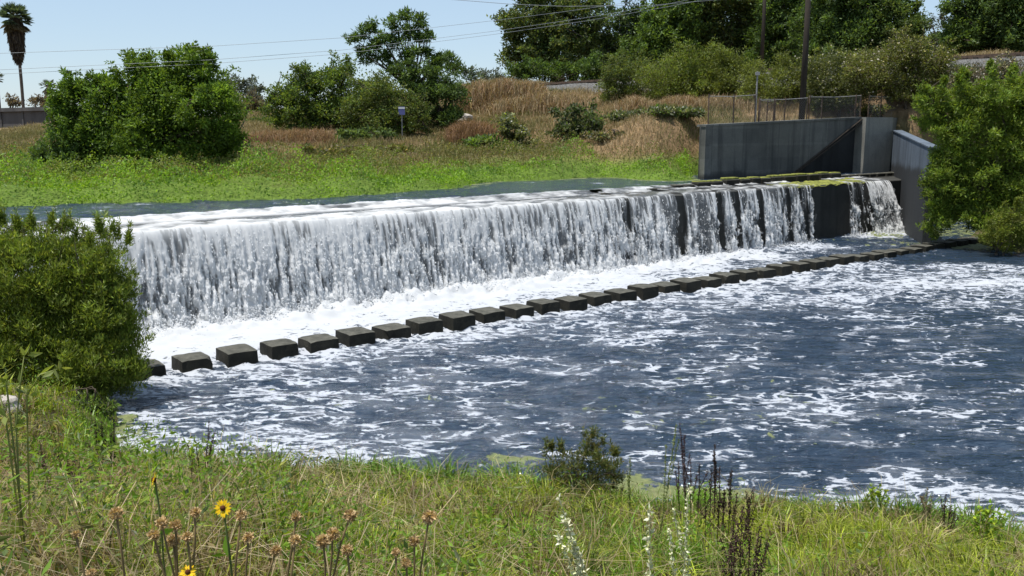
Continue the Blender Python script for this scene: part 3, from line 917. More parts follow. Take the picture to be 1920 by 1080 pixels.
# ------------------------------------------------------------------ side wall, pilaster, wing wall
def wp(t, w, z): p = WL + WD * t - WN * w; return np.array([p[0], p[1], z])
def t_of_px(px, z, w=0):
    k = (px - 960) / F_PX; q = WL - WN * w
    return (k * (q[1] * CP + (CAMZ - z) * SP) - q[0]) / (WD[0] - k * WD[1] * CP)
def z_of(px, py, w=0):
    t = t_of_px(px, 5, w); p = WL + WD * t - WN * w
    return float(at_y(px, py, p[1])[2])
zt0, zt1 = z_of(1320, 238), z_of(1615, 223)
abut = thing('retaining_wall', 'dark stained concrete side wall at the right end of the weir', 'wall', wp(3, 0, 2))
tA, tB, tC = 0.0, float(t_of_px(1486, 3.3)), float(t_of_px(1614, 6))
tP = float(t_of_px(1662, 5))
b = MB()
b.prism([wp(tA, 0, 1.8), wp(tB, 0, 1.8), wp(tB, 0, 3.3), wp(tC, 0, zt1), wp(tA, 0, zt0)], np.array([*(-WN * .38), 0]))
b.prism([wp(tA + .4, .384, 1.8), wp(tC, .384, 1.8), wp(tC, .384, zt1 - .02), wp(tA + .4, .384, zt0 - .02)], np.array([*(-WN * .5), 0]))
b.build('wall', M['concrete'], abut)
b = MB()
b.prism([wp(tA - .04, -.05, zt0 + .002), wp(tC, -.05, zt1 + .002), wp(tC, -.05, zt1 + .12), wp(tA - .04, -.05, zt0 + .12)], np.array([*(-WN * .7), 0]))
b.build('coping', M['concrete'], abut)
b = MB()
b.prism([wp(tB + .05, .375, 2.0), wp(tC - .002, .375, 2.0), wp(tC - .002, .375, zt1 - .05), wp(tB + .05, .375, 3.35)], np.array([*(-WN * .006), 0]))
b.build('recess_shade', M['concrete_shade'], abut)  # thin dark sheet, shade of the triangular recess painted as colour
b = MB()
for off in (0, .22):
    b.tube([wp(tB + off, -.06, 3.28), wp(tC + off * .2, -.06, zt1 - off * 1.0)], .045, 6)
b.build('slanted_pipe', M['pole_wood'], abut)
b = MB()
b.prism([wp(tC + .003, -.35, -.9), wp(tP, -.35, -.9), wp(tP, -.35, zt1 + .10), wp(tC + .003, -.35, zt1 + .10)], np.array([*(-WN * 1.2), 0]))
b.build('pilaster', M['concrete_pale'], abut)
tE = float(t_of_px(1716, 6))
b = MB()
b.prism([wp(tP + .003, .3, 1.0), wp(tE + 1.5, .3, 1.0), wp(tE + 1.5, .3, zt1 + .10), wp(tP + .003, .3, zt1 + .09)], np.array([*(-WN * .5), 0]))
b.build('end_wall', M['concrete_pale'], abut)

pE = sv(S_WALL + .05, 2.45, 0)
wing = thing('wing_wall', 'blue shaded concrete wing wall sloping down beside the big right bush', 'wall', pE)
pm = sv(float(s_of_px(1690)), 0, 0)
dW = pm - pE; dW /= np.linalg.norm(dW)
def _pxw(L_, z):
    p = pE + dW * L_; return 960 + F_PX * p[0] / (p[1] * CP + (CAMZ - z) * SP)
Lw = min(np.arange(1, 11, .02), key=lambda q: abs(_pxw(q, 4.8) - 1748))
zw0 = float(at_y(1662, 246, pE[1])[2]); pq = pE + dW * Lw; zw1 = float(at_y(1746, 278, pq[1])[2])
side = np.array([-dW[1], dW[0], 0]); side = side if side[0] > 0 else -side
Z3 = lambda p, z: (p[0], p[1], z)
MB().prism([Z3(pE, -.9), Z3(pq, -.9), Z3(pq, zw1), Z3(pE, zw0)], side * .45).build('wall', M['concrete_wing'], wing)
o_ = -side * .04
MB().prism([Z3(pE + o_, zw0 + .002), Z3(pq + o_ + dW * .03, zw1 + .002), Z3(pq + o_ + dW * .03, zw1 + .07), Z3(pE + o_, zw0 + .07)], side * .53).build('coping', M['concrete_wing'], wing)

# left abutment, behind the near bush
b = MB()
b.obox(sv(S_BEG - .6, -.3, -.9), sv(1.1, 0) - sv(0, 0), sv(0, 4.2) - sv(0, 0), (0, 0, 4.6), .06)
o = b.build('abutment', M['concrete'])
tag(o, 'concrete abutment block at the left end of the weir behind the near bush', 'abutment')
# ------------------------------------------------------------------ trees and shrubs
GREEN = [(.105, .175, .026), (.15, .22, .034), (.075, .135, .024)]
DARK = [(.075, .125, .034), (.11, .16, .042), (.058, .098, .036)]
LIGHT = [(.14, .21, .026), (.18, .23, .034), (.10, .165, .024)]
YEL = [(.18, .21, .036), (.14, .175, .034), (.21, .22, .05)]
OLIVE = [(.12, .145, .036), (.155, .17, .048), (.09, .115, .032)]
GREY = [(.10, .115, .065), (.15, .155, .10), (.07, .085, .045)]
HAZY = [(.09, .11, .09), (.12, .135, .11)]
BROWN = [(.13, .10, .075), (.17, .13, .10)]
STRAW = [(.33, .25, .15), (.25, .185, .11), (.40, .32, .20)]
RUST = [(.24, .145, .085), (.30, .185, .11), (.19, .12, .07)]

def curve(a, b, sag, n=5, j=.0, r=random):
    a = np.array(a, float); b = np.array(b, float)
    m = (a + b) / 2 + np.array(sag, float)
    out = []
    for i in range(n + 1):
        t = i / n
        p = a * (1 - t) ** 2 + 2 * m * t * (1 - t) + b * t * t
        if 0 < i < n: p = p + np.array([r.uniform(-j, j) for _ in range(3)])
        out.append(p)
    return out

def plant(name, label, cat, Y, base_px, blobs, cols, leaf=.16, dens=.42, wr=.45, sub=.36, nsub=9, trunk=.16, group=None,
          droop=0., mat='leaf', shell=.5, w=None, stems=1, extra=None, seed=None, depth=.8, flowers=None, base=None, fill=.7, grow=1.1, sprig=.8, shoots=0, shoot_len=.8):
    """blobs: (px, py, rx, ry) outline lumps in the photo at distance Y; crown = leaves gathered in sub-clumps of these lumps"""
    r = np.random.default_rng(seed if seed is not None else abs(hash(label)) % 9999 if False else sum(ord(ch) for ch in label))
    rr = random.Random(sum(ord(ch) for ch in label))
    if base is None:
        bx = at_y(base_px, 300, Y)[0]; bz = hz(bx, Y)
    else: bx, _, bz = base
    root = np.array([bx, Y, bz - .05])
    T = thing(name, label, cat, root, group)
    cs = []; rads = []; areas = []; bl = []
    for (px, py, rx, ry) in blobs:
        rx, ry = rx * grow, ry * grow
        c = at_y(px, py, Y); k = Y / F_PX * 1.02
        RX, RZ = rx * k, ry * k; RY = max(RX, RZ) * depth
        c = c + np.array([0, r.uniform(-.35, .35) * RY, 0])
        bl.append((c, np.array([RX, RY, RZ]), rx * ry))
        m = max(4, int(nsub * (rx * ry) ** .5 / 45 * 1.2))
        d = unit(r.normal(size=(m, 3))); rad = r.uniform(.35, 1.0, (m, 1)) ** .6
        sc = c + d * rad * np.array([RX, RY, RZ]) * (1 - sub * .55)
        sc[:, 2] = np.maximum(sc[:, 2], bz + .25 * RZ * sub)
        cs.append(sc); rads.append(np.repeat(((RX + RZ) / 2 * sub), m) * r.uniform(.5, 1.4, m)); areas.append(np.full(m, rx * ry * math.pi / m))
        # sprigs that break the outline
        m2 = max(3, int(m * sprig))
        d2 = unit(r.normal(size=(m2, 3)) + np.array([0, -.2, .35]))
        for q, kk in ((.85, .55), (1.02, .42), (1.16, .30), (1.28, .2)):
            p2_ = c + d2 * np.array([RX, RY, RZ]) * q + np.array([0, 0, .05 * RZ * (q - .8) * 5]) + r.normal(size=(m2, 3)) * .05 * RZ
            p2_[:, 2] = np.maximum(p2_[:, 2], bz + .1)
            cs.append(p2_); rads.append((RX + RZ) / 2 * sub * kk * r.uniform(.6, 1.2, m2)); areas.append(np.full(m2, rx * ry * math.pi / m * kk * kk * .8))
    if shoots:
        allc = np.concatenate(cs); rd_ = np.concatenate(rads).mean()
        for _ in range(shoots):
            q = allc[r.integers(0, len(allc))]
            near = allc[np.abs(allc[:, 0] - q[0]) < rd_ * 1.5]
            tip = near[near[:, 2].argmax()]
            Ln = shoot_len * r.uniform(.5, 1.2); lean = np.array([r.normal() * .22, r.normal() * .2, 1.0])
            for i_ in range(7):
                cs.append((tip + lean * Ln * i_ / 6)[None]); rads.append(np.array([rd_ * (.26 - .032 * i_)])); areas.append(np.array([40.0 - 4.5 * i_]))
    CS = np.concatenate(cs); RD = np.concatenate(rads); AR = np.concatenate(areas)
    tone = (r.normal(size=(len(CS), 1)) * .22).clip(-.45, .6)
    cnt = np.maximum(5, (AR * dens * r.uniform(.7, 1.3, len(AR)))).astype(int)
    idx = np.repeat(np.arange(len(CS)), cnt); n = len(idx)
    d = unit(r.normal(size=(n, 3)))
    rad = r.random((n, 1)) ** shell
    P = CS[idx] + d * rad * RD[idx][:, None] * np.array([1.15, 1.15, .85])
    if fill > 0:   # a loose scatter through the lumps so the clumps knit together
        for (c, R_, a_) in bl:
            m = int(a_ * math.pi * dens * .22 * fill)
            q = c + unit(r.normal(size=(m, 3))) * r.random((m, 1)) ** .45 * R_ * 1.02
            P = np.concatenate([P, q]); idx = np.concatenate([idx, r.integers(0, len(CS), m)]); d = np.concatenate([d, unit(r.normal(size=(m, 3)))])
    ok = P[:, 2] > bz - .1
    P, idx, d = P[ok], idx[ok], d[ok]; n = len(P)
    dr = d * .6 + r.normal(size=(n, 3)) * .6 + np.array([0, 0, .25 - droop])
    col = pal(n, cols, .2, r, w) * (1 + tone[idx])
    v, f, c = leaf_arrays(P, leaf * r.uniform(.6, 1.35, n), leaf * wr * r.uniform(.7, 1.3, n), dr, col.clip(.008, .8), r)
    if flowers:
        m = int(n * flowers[0]); k = r.integers(0, n, m)
        v2, f2, c2 = leaf_arrays(P[k] + np.array([0, 0, leaf * .4]), np.full(m, leaf * flowers[2]), np.full(m, leaf * flowers[2] * .9), r.normal(size=(m, 3)), np.tile(np.array(flowers[1]), (m, 1)), r)
        f = np.concatenate([f, f2 + len(v)]); v = np.concatenate([v, v2]); c = np.concatenate([c, c2])
    np_mesh('crown', v, f, M[mat], T, c)
    # trunk, limbs and branches
    tb = MB()
    if trunk > 0:
        order = sorted(range(len(bl)), key=lambda i: -bl[i][2])
        for si in range(stems):
            rt = root + np.array([rr.uniform(-.5, .5), rr.uniform(-.4, .4), 0]) * (stems > 1) * trunk * 5
            fork = rt + np.array([rr.uniform(-.3, .3), rr.uniform(-.2, .2), max(.5, (np.mean([q[0][2] for q in bl]) - bz) * .45)])
            tb.tube(curve(rt, fork, (rr.uniform(-.2, .2), 0, 0), 4, .03, rr), [trunk * q for q in (1.25, 1, .9, .82, .75)], 7)
            for i in order[si::stems]:
                c = bl[i][0]
                mid = curve(fork, c, (rr.uniform(-.3, .3), rr.uniform(-.3, .3), .35), 5, .07, rr)
                tb.tube(mid, [trunk * q for q in (.6, .5, .42, .33, .25, .15)], 6)
        sel = r.permutation(len(CS))[:min(len(CS), 46)]
        for q in sel:
            i = min(range(len(bl)), key=lambda a: np.linalg.norm(bl[a][0] - CS[q]))
            tb.tube(curve(bl[i][0], CS[q], (0, 0, .1), 3, .05, rr), [trunk * .2, trunk * .14, trunk * .1, trunk * .05], 4)
    if extra: extra(tb, root, rr)
    if tb.v: tb.build('trunk', M['bark'], T, True)
    return T

def dark_label(i): return i
# left bank beyond the water
plant('tree', 'broad leafy green tree with pointed top tufts, left of the grassy gap', 'tree', 42.3, 300,
      [(345, 140, 68, 40), (295, 195, 75, 62), (390, 185, 50, 55), (350, 235, 92, 60), (420, 245, 34, 42), (295, 262, 65, 46), (255, 122, 28, 24), (350, 110, 40, 18), (385, 118, 22, 20), (440, 262, 20, 25), (400, 275, 45, 20), (320, 295, 60, 22), (290, 165, 40, 30), (230, 160, 30, 30)],
      GREEN + LIGHT[:1], .17, .40, trunk=.24, stems=2, fill=.5)
plant('tree', 'rounded green tree with feathery top just right of the concrete bridge', 'tree', 42.6, 175,
      [(150, 160, 36, 22), (125, 175, 25, 25), (200, 165, 32, 22), (150, 215, 52, 52), (205, 220, 52, 58), (215, 270, 60, 42), (118, 215, 24, 40), (170, 265, 60, 40), (190, 305, 56, 22), (140, 290, 40, 24)],
      GREEN, .17, .40, trunk=.2, stems=2, fill=.5)
plant('shrub', 'dark low shrub at the left end of the far bank under the bridge', 'shrub', 41.6, 105,
      [(100, 285, 38, 34), (80, 308, 28, 28), (120, 305, 30, 30), (100, 325, 40, 16)], DARK + GREEN[:1], .15, .5, trunk=.09, stems=2)
plant('shrub', 'small bright shrub standing in front of the broad leafy green tree', 'shrub', 41.4, 258,
      [(258, 272, 34, 20), (240, 285, 20, 16), (275, 290, 22, 20), (258, 312, 26, 18)], GREEN + LIGHT[:1], .14, .46, trunk=.08, stems=2)
plant('shrub', 'low grey green bush in the shade right of the broad leafy tree', 'shrub', 47, 360, [(350, 305, 40, 14), (395, 300, 40, 14)], OLIVE + GREY[:1], .13, .4, trunk=.05)
plant('tree', 'dark rounded bushy tree with yellowish leaves on its left shoulder', 'tree', 62, 610,
      [(590, 150, 42, 26), (560, 180, 45, 38), (530, 205, 36, 36), (600, 195, 60, 45), (640, 160, 55, 38), (650, 210, 70, 38), (515, 180, 18, 12), (560, 232, 50, 20), (620, 235, 60, 16)],
      DARK + GREEN[:1] + YEL[:1], .19, .46, trunk=.22, stems=2)
plant('tree', 'olive green bushy tree behind the small blue sign', 'tree', 60, 720,
      [(700, 175, 48, 40), (740, 195, 45, 38), (690, 215, 55, 34), (760, 220, 40, 28), (720, 240, 60, 14), (790, 225, 20, 25)], OLIVE + DARK[:2], .18, .46, trunk=.18, stems=2)
plant('tree', 'slender see through tree with tufted leaf rosettes rising against the sky', 'tree', 64, 775,
      [(682, 62, 16, 12), (662, 72, 14, 9), (700, 50, 18, 10), (718, 72, 18, 14), (705, 92, 18, 14), (740, 45, 18, 13), (768, 32, 22, 12), (788, 45, 16, 10), (760, 62, 16, 12), (790, 72, 18, 13), (745, 85, 17, 11), (775, 98, 20, 14), (800, 68, 14, 10),
       (690, 110, 16, 12), (722, 108, 16, 12), (760, 118, 16, 10), (675, 98, 12, 9), (830, 105, 20, 13), (850, 125, 16, 12), (815, 120, 20, 16), (800, 100, 13, 10), (805, 135, 14, 10), (735, 128, 14, 9)],
      DARK + GREEN[:1], .30, .5, wr=.28, sub=.6, nsub=6, trunk=.15, stems=3, shell=.6, fill=.1, grow=.95, sprig=1.2)
plant('tree', 'dark leafy tree with ragged right edge beside the dry brown mound', 'tree', 63, 832,
      [(835, 150, 34, 28), (815, 185, 40, 35), (845, 195, 26, 40), (790, 160, 38, 34), (760, 140, 28, 22), (830, 225, 34, 18)], DARK, .22, .46, wr=.38, trunk=.17, stems=2)
# tall trees behind the railway, right half
RT = 'tall trees behind the railway'
plant('tree', 'big olive tree with ragged left edge, leftmost of the tall trees against the open sky', 'tree', 90, 1030,
      [(985, 40, 42, 30), (955, 40, 22, 16), (1030, 15, 50, 30), (1000, 80, 48, 38), (1060, 55, 52, 40), (970, 92, 24, 18), (985, 120, 40, 26), (1045, 110, 50, 38), (1090, 95, 34, 40), (1010, -20, 60, 30), (1080, 5, 40, 30), (960, 70, 14, 10)],
      DARK + OLIVE + GREY[:1], .34, .40, trunk=.4, stems=3, group=RT, sub=.3, nsub=11, grow=1.2)
plant('shrub', 'dark green bushes hugging the railway line below the leftmost tall tree', 'shrub', 84, 1050,
      [(975, 140, 30, 18), (1020, 140, 36, 20), (1065, 140, 34, 20), (1105, 135, 30, 26), (1000, 128, 30, 16)], DARK + GREEN[:1], .28, .46, trunk=.12, stems=2)
plant('tree', 'thin dark tree with bright sky gaps right of the leftmost tall tree', 'tree', 96, 1150,
      [(1120, 60, 22, 40), (1130, 10, 18, 22), (1165, 85, 34, 26), (1185, 30, 26, 30), (1150, 115, 44, 26), (1125, 100, 24, 26), (1180, -25, 30, 20), (1195, 70, 30, 34)],
      DARK + HAZY[:1], .34, .34, trunk=.3, stems=2, group=RT, grow=1.27)
plant('tree', 'dense mid green tree in the middle of the row behind the railway', 'tree', 88, 1240,
      [(1215, 90, 46, 40), (1250, 70, 40, 40), (1200, 120, 50, 26), (1265, 110, 50, 34), (1228, 30, 24, 26), (1280, 60, 30, 40), (1270, 10, 34, 26), (1290, -25, 40, 24)], GREEN[:2] + DARK, .33, .42, trunk=.35, stems=2, group=RT, grow=1.27)
plant('tree', 'grey green tree left of the thin far pole behind the railway', 'tree', 91, 1340,
      [(1320, 40, 44, 46), (1370, 30, 46, 44), (1330, 90, 52, 36), (1385, 80, 40, 40), (1340, -15, 60, 30), (1400, 0, 30, 34), (1395, 115, 40, 26)], OLIVE[:2] + DARK + GREY[:1], .33, .42, trunk=.38, stems=2, group=RT, grow=1.27)
plant('tree', 'dark green tree between the two utility poles', 'tree', 86, 1460,
      [(1450, 40, 30, 46), (1470, 90, 40, 40), (1440, 120, 34, 24), (1475, 10, 28, 40), (1455, -25, 34, 24), (1490, 125, 30, 24)], DARK + GREEN[:1], .31, .44, trunk=.32, stems=2, group=RT, grow=1.27)
plant('tree', 'deep shady green tree right of the tall utility pole', 'tree', 80, 1590,
      [(1550, 40, 44, 50), (1600, 20, 46, 44), (1570, 85, 56, 36), (1640, 60, 46, 44), (1630, 105, 44, 24), (1545, 100, 34, 30), (1580, -20, 60, 28), (1650, 0, 36, 36)], DARK + DARK + GREEN[:1], .30, .46, trunk=.36, stems=2, group=RT, grow=1.27)
plant('tree', 'dark tree whose right edge drops to the sky gap', 'tree', 79, 1690,
      [(1680, 40, 40, 40), (1700, 75, 30, 34), (1685, 105, 40, 22), (1675, -10, 34, 34), (1712, 45, 18, 24), (1722, 95, 16, 18)], DARK + OLIVE[:1], .28, .46, trunk=.3, stems=2, group=RT, grow=1.27)
plant('tree', 'pale slender tree in the sky gap at the upper right', 'tree', 84, 1752,
      [(1755, 55, 16, 20), (1762, 85, 20, 16), (1745, 100, 18, 16), (1770, 40, 10, 12)], GREY + HAZY, .24, .34, trunk=.1, stems=2)
plant('tree', 'dark tall tree with feathery left branches right of the sky gap', 'tree', 74, 1830,
      [(1810, 40, 34, 44), (1845, 25, 40, 44), (1830, 80, 46, 30), (1790, 75, 18, 22), (1795, 20, 20, 14), (1850, -20, 50, 26), (1785, 8, 14, 8), (1870, 85, 26, 26)], DARK + DARK + GREEN[:1], .28, .46, trunk=.34, stems=2, group=RT, grow=1.27)
plant('tree', 'dark tall tree at the upper right edge of the view', 'tree', 71, 1905,
      [(1900, 40, 40, 40), (1925, 10, 40, 44), (1910, 80, 36, 20), (1890, -15, 36, 26), (1950, 60, 40, 40)], DARK, .27, .46, trunk=.34, stems=2, group=RT, grow=1.27)
plant('tree', 'shadowy tree filling the gap behind the dense mid green tree', 'tree', 100, 1270,
      [(1150, 120, 60, 36), (1230, 110, 60, 40), (1300, 100, 60, 44), (1370, 105, 50, 40), (1300, 40, 60, 40), (1215, 60, 30, 40)], DARK, .4, .36, trunk=.3, stems=3, group=RT, grow=1.2)
plant('tree', 'shadowy tree filling the gap behind the tall utility pole', 'tree', 97, 1530,
      [(1430, 90, 50, 44), (1510, 80, 50, 60), (1500, 20, 40, 40), (1600, 90, 60, 44), (1680, 95, 50, 36), (1420, 30, 40, 40)], DARK, .4, .36, trunk=.3, stems=3, group=RT, grow=1.2)
plant('tree', 'shadowy low tree behind the trees at the upper right edge', 'tree', 88, 1850,
      [(1800, 85, 40, 26), (1860, 80, 50, 30), (1920, 80, 50, 30), (1870, 40, 50, 40)], DARK, .36, .38, trunk=.3, stems=2, group=RT, grow=1.1)
# shrub belt under the railway
SBELT = 'shrub belt below the railway'
def belt(label, Y, bpx, blobs, cols, **kw):
    plant('shrub', label, 'shrub', Y, bpx, blobs, cols, kw.pop('leaf', .20), kw.pop('dens', .46), wr=kw.pop('wr', .3), trunk=.06, stems=3, group=SBELT, sub=.4, grow=1.4, **kw)
belt('dark olive bush at the left end of the shrub belt where the railway ballast ends', 70, 1165, [(1165, 150, 34, 26), (1190, 140, 36, 28), (1150, 172, 26, 16), (1195, 172, 34, 20)], OLIVE + DARK[:1])
belt('tall light olive bush in the middle of the shrub belt', 67, 1300, [(1250, 145, 40, 34), (1300, 130, 44, 32), (1340, 128, 36, 26), (1280, 165, 50, 24), (1330, 165, 44, 26)], OLIVE + LIGHT[:1] + YEL[:1])
belt('light olive bush of the shrub belt left of the lower fence', 66, 1385, [(1370, 135, 36, 30), (1400, 150, 30, 28), (1375, 170, 40, 20)], OLIVE + YEL[:2])
belt('feathery olive bush behind the foot of the tall utility pole', 62, 1460, [(1440, 160, 32, 30), (1480, 155, 34, 32), (1460, 185, 50, 18), (1520, 160, 26, 34)], OLIVE + YEL[:1])
belt('flowering olive bush right of the tall utility pole', 60, 1570, [(1555, 145, 40, 32), (1590, 140, 36, 34), (1570, 172, 50, 22), (1540, 185, 30, 14)], OLIVE + GREY[:1], flowers=(.05, (.55, .52, .42), .6))
belt('big dusky bush with pale flowers topped by yellow green shoots', 58, 1690, [(1640, 125, 40, 32), (1690, 110, 44, 28), (1730, 120, 34, 30), (1700, 150, 60, 30), (1650, 160, 40, 26), (1750, 155, 30, 30)], OLIVE[:2] + YEL[:1] + BROWN[:1], flowers=(.05, (.55, .50, .42), .6))
belt('dark twiggy bush under the railway left of the big right bush', 61, 1770, [(1765, 165, 30, 26), (1780, 140, 24, 18), (1740, 180, 30, 16)], DARK + BROWN[:1])
belt('grey dry flowering bush on the ballast slope above the big right bush', 55, 1850, [(1830, 150, 36, 20), (1870, 140, 40, 20), (1915, 140, 36, 22), (1890, 160, 50, 18)], GREY + BROWN, flowers=(.07, (.5, .46, .40), .7))
# grey-leaved plants on the dry slope
SL = 'grey green plants on the dry slope'
def gplant(label, Y, bpx, blobs, cols=GREY + GREEN[:1], fl=None, **kw):
    plant('shrub', label, 'shrub', Y, bpx, blobs, cols, kw.pop('leaf', .24), .36, wr=.5, trunk=.05, stems=2, group=SL, sub=.4, flowers=fl, **kw)
gplant('large grey green bush in the middle of the dry slope', 57, 1080, [(1065, 228, 30, 24), (1100, 225, 30, 26), (1080, 250, 42, 14)], GREY + DARK[:2])
gplant('sparse green plant with white leaves right of the large grey green bush', 58, 1190, [(1170, 225, 26, 16), (1205, 222, 26, 16), (1185, 240, 40, 12)], fl=(.06, (.5, .5, .42), .6))
gplant('pale leafy plant near the left end of the concrete side wall', 55, 1265, [(1245, 228, 28, 16), (1280, 232, 24, 16), (1230, 245, 36, 10), (1300, 245, 20, 12)], fl=(.10, (.55, .55, .48), .6))
gplant('small dark plant on the brown mound beside the ballast', 70, 1006, [(1006, 192, 18, 14), (1003, 210, 18, 12)], GREY + DARK[:1])
gplant('pale sprawling plant with white specks below the brown mound', 56, 960, [(945, 232, 22, 16), (965, 250, 28, 14), (980, 268, 22, 12)], GREY[:2] + YEL[:1], fl=(.10, (.55, .55, .45), .6))
gplant('green stalky clump behind the chain link fence and right of the pole', 61, 1640, [(1640, 212, 40, 12), (1600, 214, 20, 10)], GREY + YEL[:1])
gplant('green upright reed clump below the small blue sign', 57, 690, [(660, 258, 30, 10), (705, 256, 36, 10)], [(.09, .14, .04), (.11, .15, .06)], leaf=.3)
gplant('leafy green plant at the foot of the rusty brown brush', 54, 925, [(905, 270, 26, 12), (950, 280, 26, 10)], GREY[:1] + GREEN)
gplant('low tangle of grey leaves between the two large slope bushes', 54, 1150, [(1130, 262, 30, 9), (1175, 266, 30, 9)], GREY[:2] + OLIVE[:1] + STRAW[:1])
gplant('olive scrub patch below the rusty brush strip', 52, 640, [(600, 284, 40, 8), (680, 288, 40, 8), (760, 282, 30, 8)], OLIVE + STRAW[:1])
# big bushes at the right bank
plant('bush', 'big bright green willow bush covering the wing wall at the right bank', 'bush', 44.5, 1830,
      [(1815, 195, 46, 36), (1750, 190, 32, 26), (1870, 185, 60, 34), (1930, 190, 50, 50), (1795, 245, 46, 48), (1748, 222, 26, 26), (1850, 255, 70, 62), (1930, 270, 60, 70), (1790, 325, 42, 48), (1785, 300, 26, 30), (1840, 350, 66, 56), (1910, 350, 60, 50), (1785, 385, 38, 36), (1840, 405, 60, 26), (1800, 168, 20, 14), (1735, 172, 14, 10), (1754, 355, 24, 50), (1756, 410, 24, 34), (1760, 300, 16, 20)],
      LIGHT + LIGHT + YEL[:1] + GREEN[:1], .19, .46, wr=.28, trunk=.17, stems=4, sub=.34, nsub=12, shoots=34, shoot_len=.36, fill=.5, base=(24.2, 0, .15))
plant('bush', 'low yellow green bush leaning over the water in front of the big willow bush', 'bush', 42, 1890,
      [(1890, 425, 40, 28), (1930, 420, 40, 36), (1865, 448, 28, 18), (1900, 455, 40, 18), (1905, 402, 22, 14)], YEL + LIGHT[:1], .13, .45, wr=.3, trunk=.05, stems=3, sub=.36, shoots=24, shoot_len=.4)
# big bush at the near left shore
def twigs(tb, root, rr):
    for px, py in ((20, 415), (45, 425), (60, 440), (90, 405), (118, 410), (125, 425), (155, 430), (175, 440), (205, 430), (180, 418), (140, 450), (30, 440), (100, 430), (75, 420)):
        a = at_y(px + rr.uniform(-30, 30), 560, 19.4 + rr.uniform(-.6, .6)); b = at_y(px, py, 19.2 + rr.uniform(-.5, .5))
        tb.tube(curve(a, b, (rr.uniform(-.1, .1), 0, .1), 4, .015, rr), [.018, .014, .011, .008, .004], 5)
plant('bush', 'big dense olive green bush at the near left shore in front of the fall', 'bush', 19.2, 90,
      [(60, 510, 80, 60), (150, 520, 70, 62), (35, 600, 90, 80), (130, 600, 95, 80), (200, 590, 52, 60), (60, 690, 90, 60), (160, 680, 85, 66), (225, 668, 50, 54), (215, 560, 30, 40), (100, 735, 90, 36), (200, 735, 60, 26), (185, 510, 30, 34), (20, 480, 40, 40), (-60, 600, 80, 130), (110, 472, 40, 22), (248, 690, 26, 30), (240, 620, 22, 40)],
      [(.15, .215, .03), (.19, .25, .04), (.10, .155, .026), (.24, .26, .06)], .11, .40, wr=.20, droop=-.75, fill=.4, sprig=1.2, shoots=60, shoot_len=.36, trunk=.07, stems=5, sub=.36, nsub=15, extra=twigs, seed=3)
plant('bush', 'upright half bare twigs with sparse leaves rising above the near left bush', 'bush', 20.6, 110,
      [(45, 430, 22, 20), (120, 430, 20, 24), (90, 440, 20, 20), (170, 450, 18, 18), (200, 450, 10, 18), (20, 440, 20, 26), (150, 465, 40, 20), (60, 470, 50, 20)], OLIVE + GREEN[:1], .09, .30, wr=.3, trunk=.03, stems=4, sub=.6, seed=8)
plant('weed', 'low weed with narrow silvery leaves at the foot of the near left bush', 'weed', 17.6, 130, [(90, 770, 44, 20), (150, 765, 40, 22), (195, 775, 24, 14), (60, 790, 40, 16)], GREY + GREEN, .13, .40, wr=.22, trunk=.02, stems=3, sub=.5, droop=.5)
plant('shrub', 'small dark rounded shrub standing at the near water edge', 'shrub', 13.0, 1092,
      [(1060, 880, 36, 28), (1095, 858, 40, 26), (1130, 880, 32, 30), (1095, 900, 58, 32), (1110, 842, 22, 12), (1040, 900, 22, 24), (1150, 905, 16, 20)], [(.07, .105, .028), (.115, .14, .04), (.18, .155, .06)], .075, .11, wr=.22, trunk=.014, stems=8, sub=.4, fill=.3, sprig=1.6, droop=-.5, shoots=30, shoot_len=.16)
# distant trees, hazy
HZ = 'distant hazy trees'
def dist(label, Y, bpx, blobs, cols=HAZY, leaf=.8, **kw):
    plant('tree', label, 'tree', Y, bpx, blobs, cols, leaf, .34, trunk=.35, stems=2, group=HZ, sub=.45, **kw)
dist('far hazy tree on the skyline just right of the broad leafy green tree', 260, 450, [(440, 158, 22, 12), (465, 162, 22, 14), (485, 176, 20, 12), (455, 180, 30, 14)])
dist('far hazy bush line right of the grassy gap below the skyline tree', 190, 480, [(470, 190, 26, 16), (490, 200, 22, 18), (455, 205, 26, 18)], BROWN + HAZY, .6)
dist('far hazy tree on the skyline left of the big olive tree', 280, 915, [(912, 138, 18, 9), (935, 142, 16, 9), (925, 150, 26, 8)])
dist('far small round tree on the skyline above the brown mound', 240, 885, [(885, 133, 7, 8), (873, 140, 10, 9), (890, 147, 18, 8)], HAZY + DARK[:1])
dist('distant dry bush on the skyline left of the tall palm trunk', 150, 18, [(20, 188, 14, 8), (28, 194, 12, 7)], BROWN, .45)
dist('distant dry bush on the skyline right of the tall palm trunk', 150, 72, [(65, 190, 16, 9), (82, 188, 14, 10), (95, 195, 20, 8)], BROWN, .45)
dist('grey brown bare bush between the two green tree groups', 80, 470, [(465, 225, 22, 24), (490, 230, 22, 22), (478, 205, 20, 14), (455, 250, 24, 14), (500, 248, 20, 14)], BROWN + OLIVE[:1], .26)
dist('dark green bush under the left edge of the rounded bushy tree', 72, 500, [(495, 240, 20, 16), (515, 248, 22, 12), (475, 255, 18, 10)], DARK + OLIVE[:1], .22)

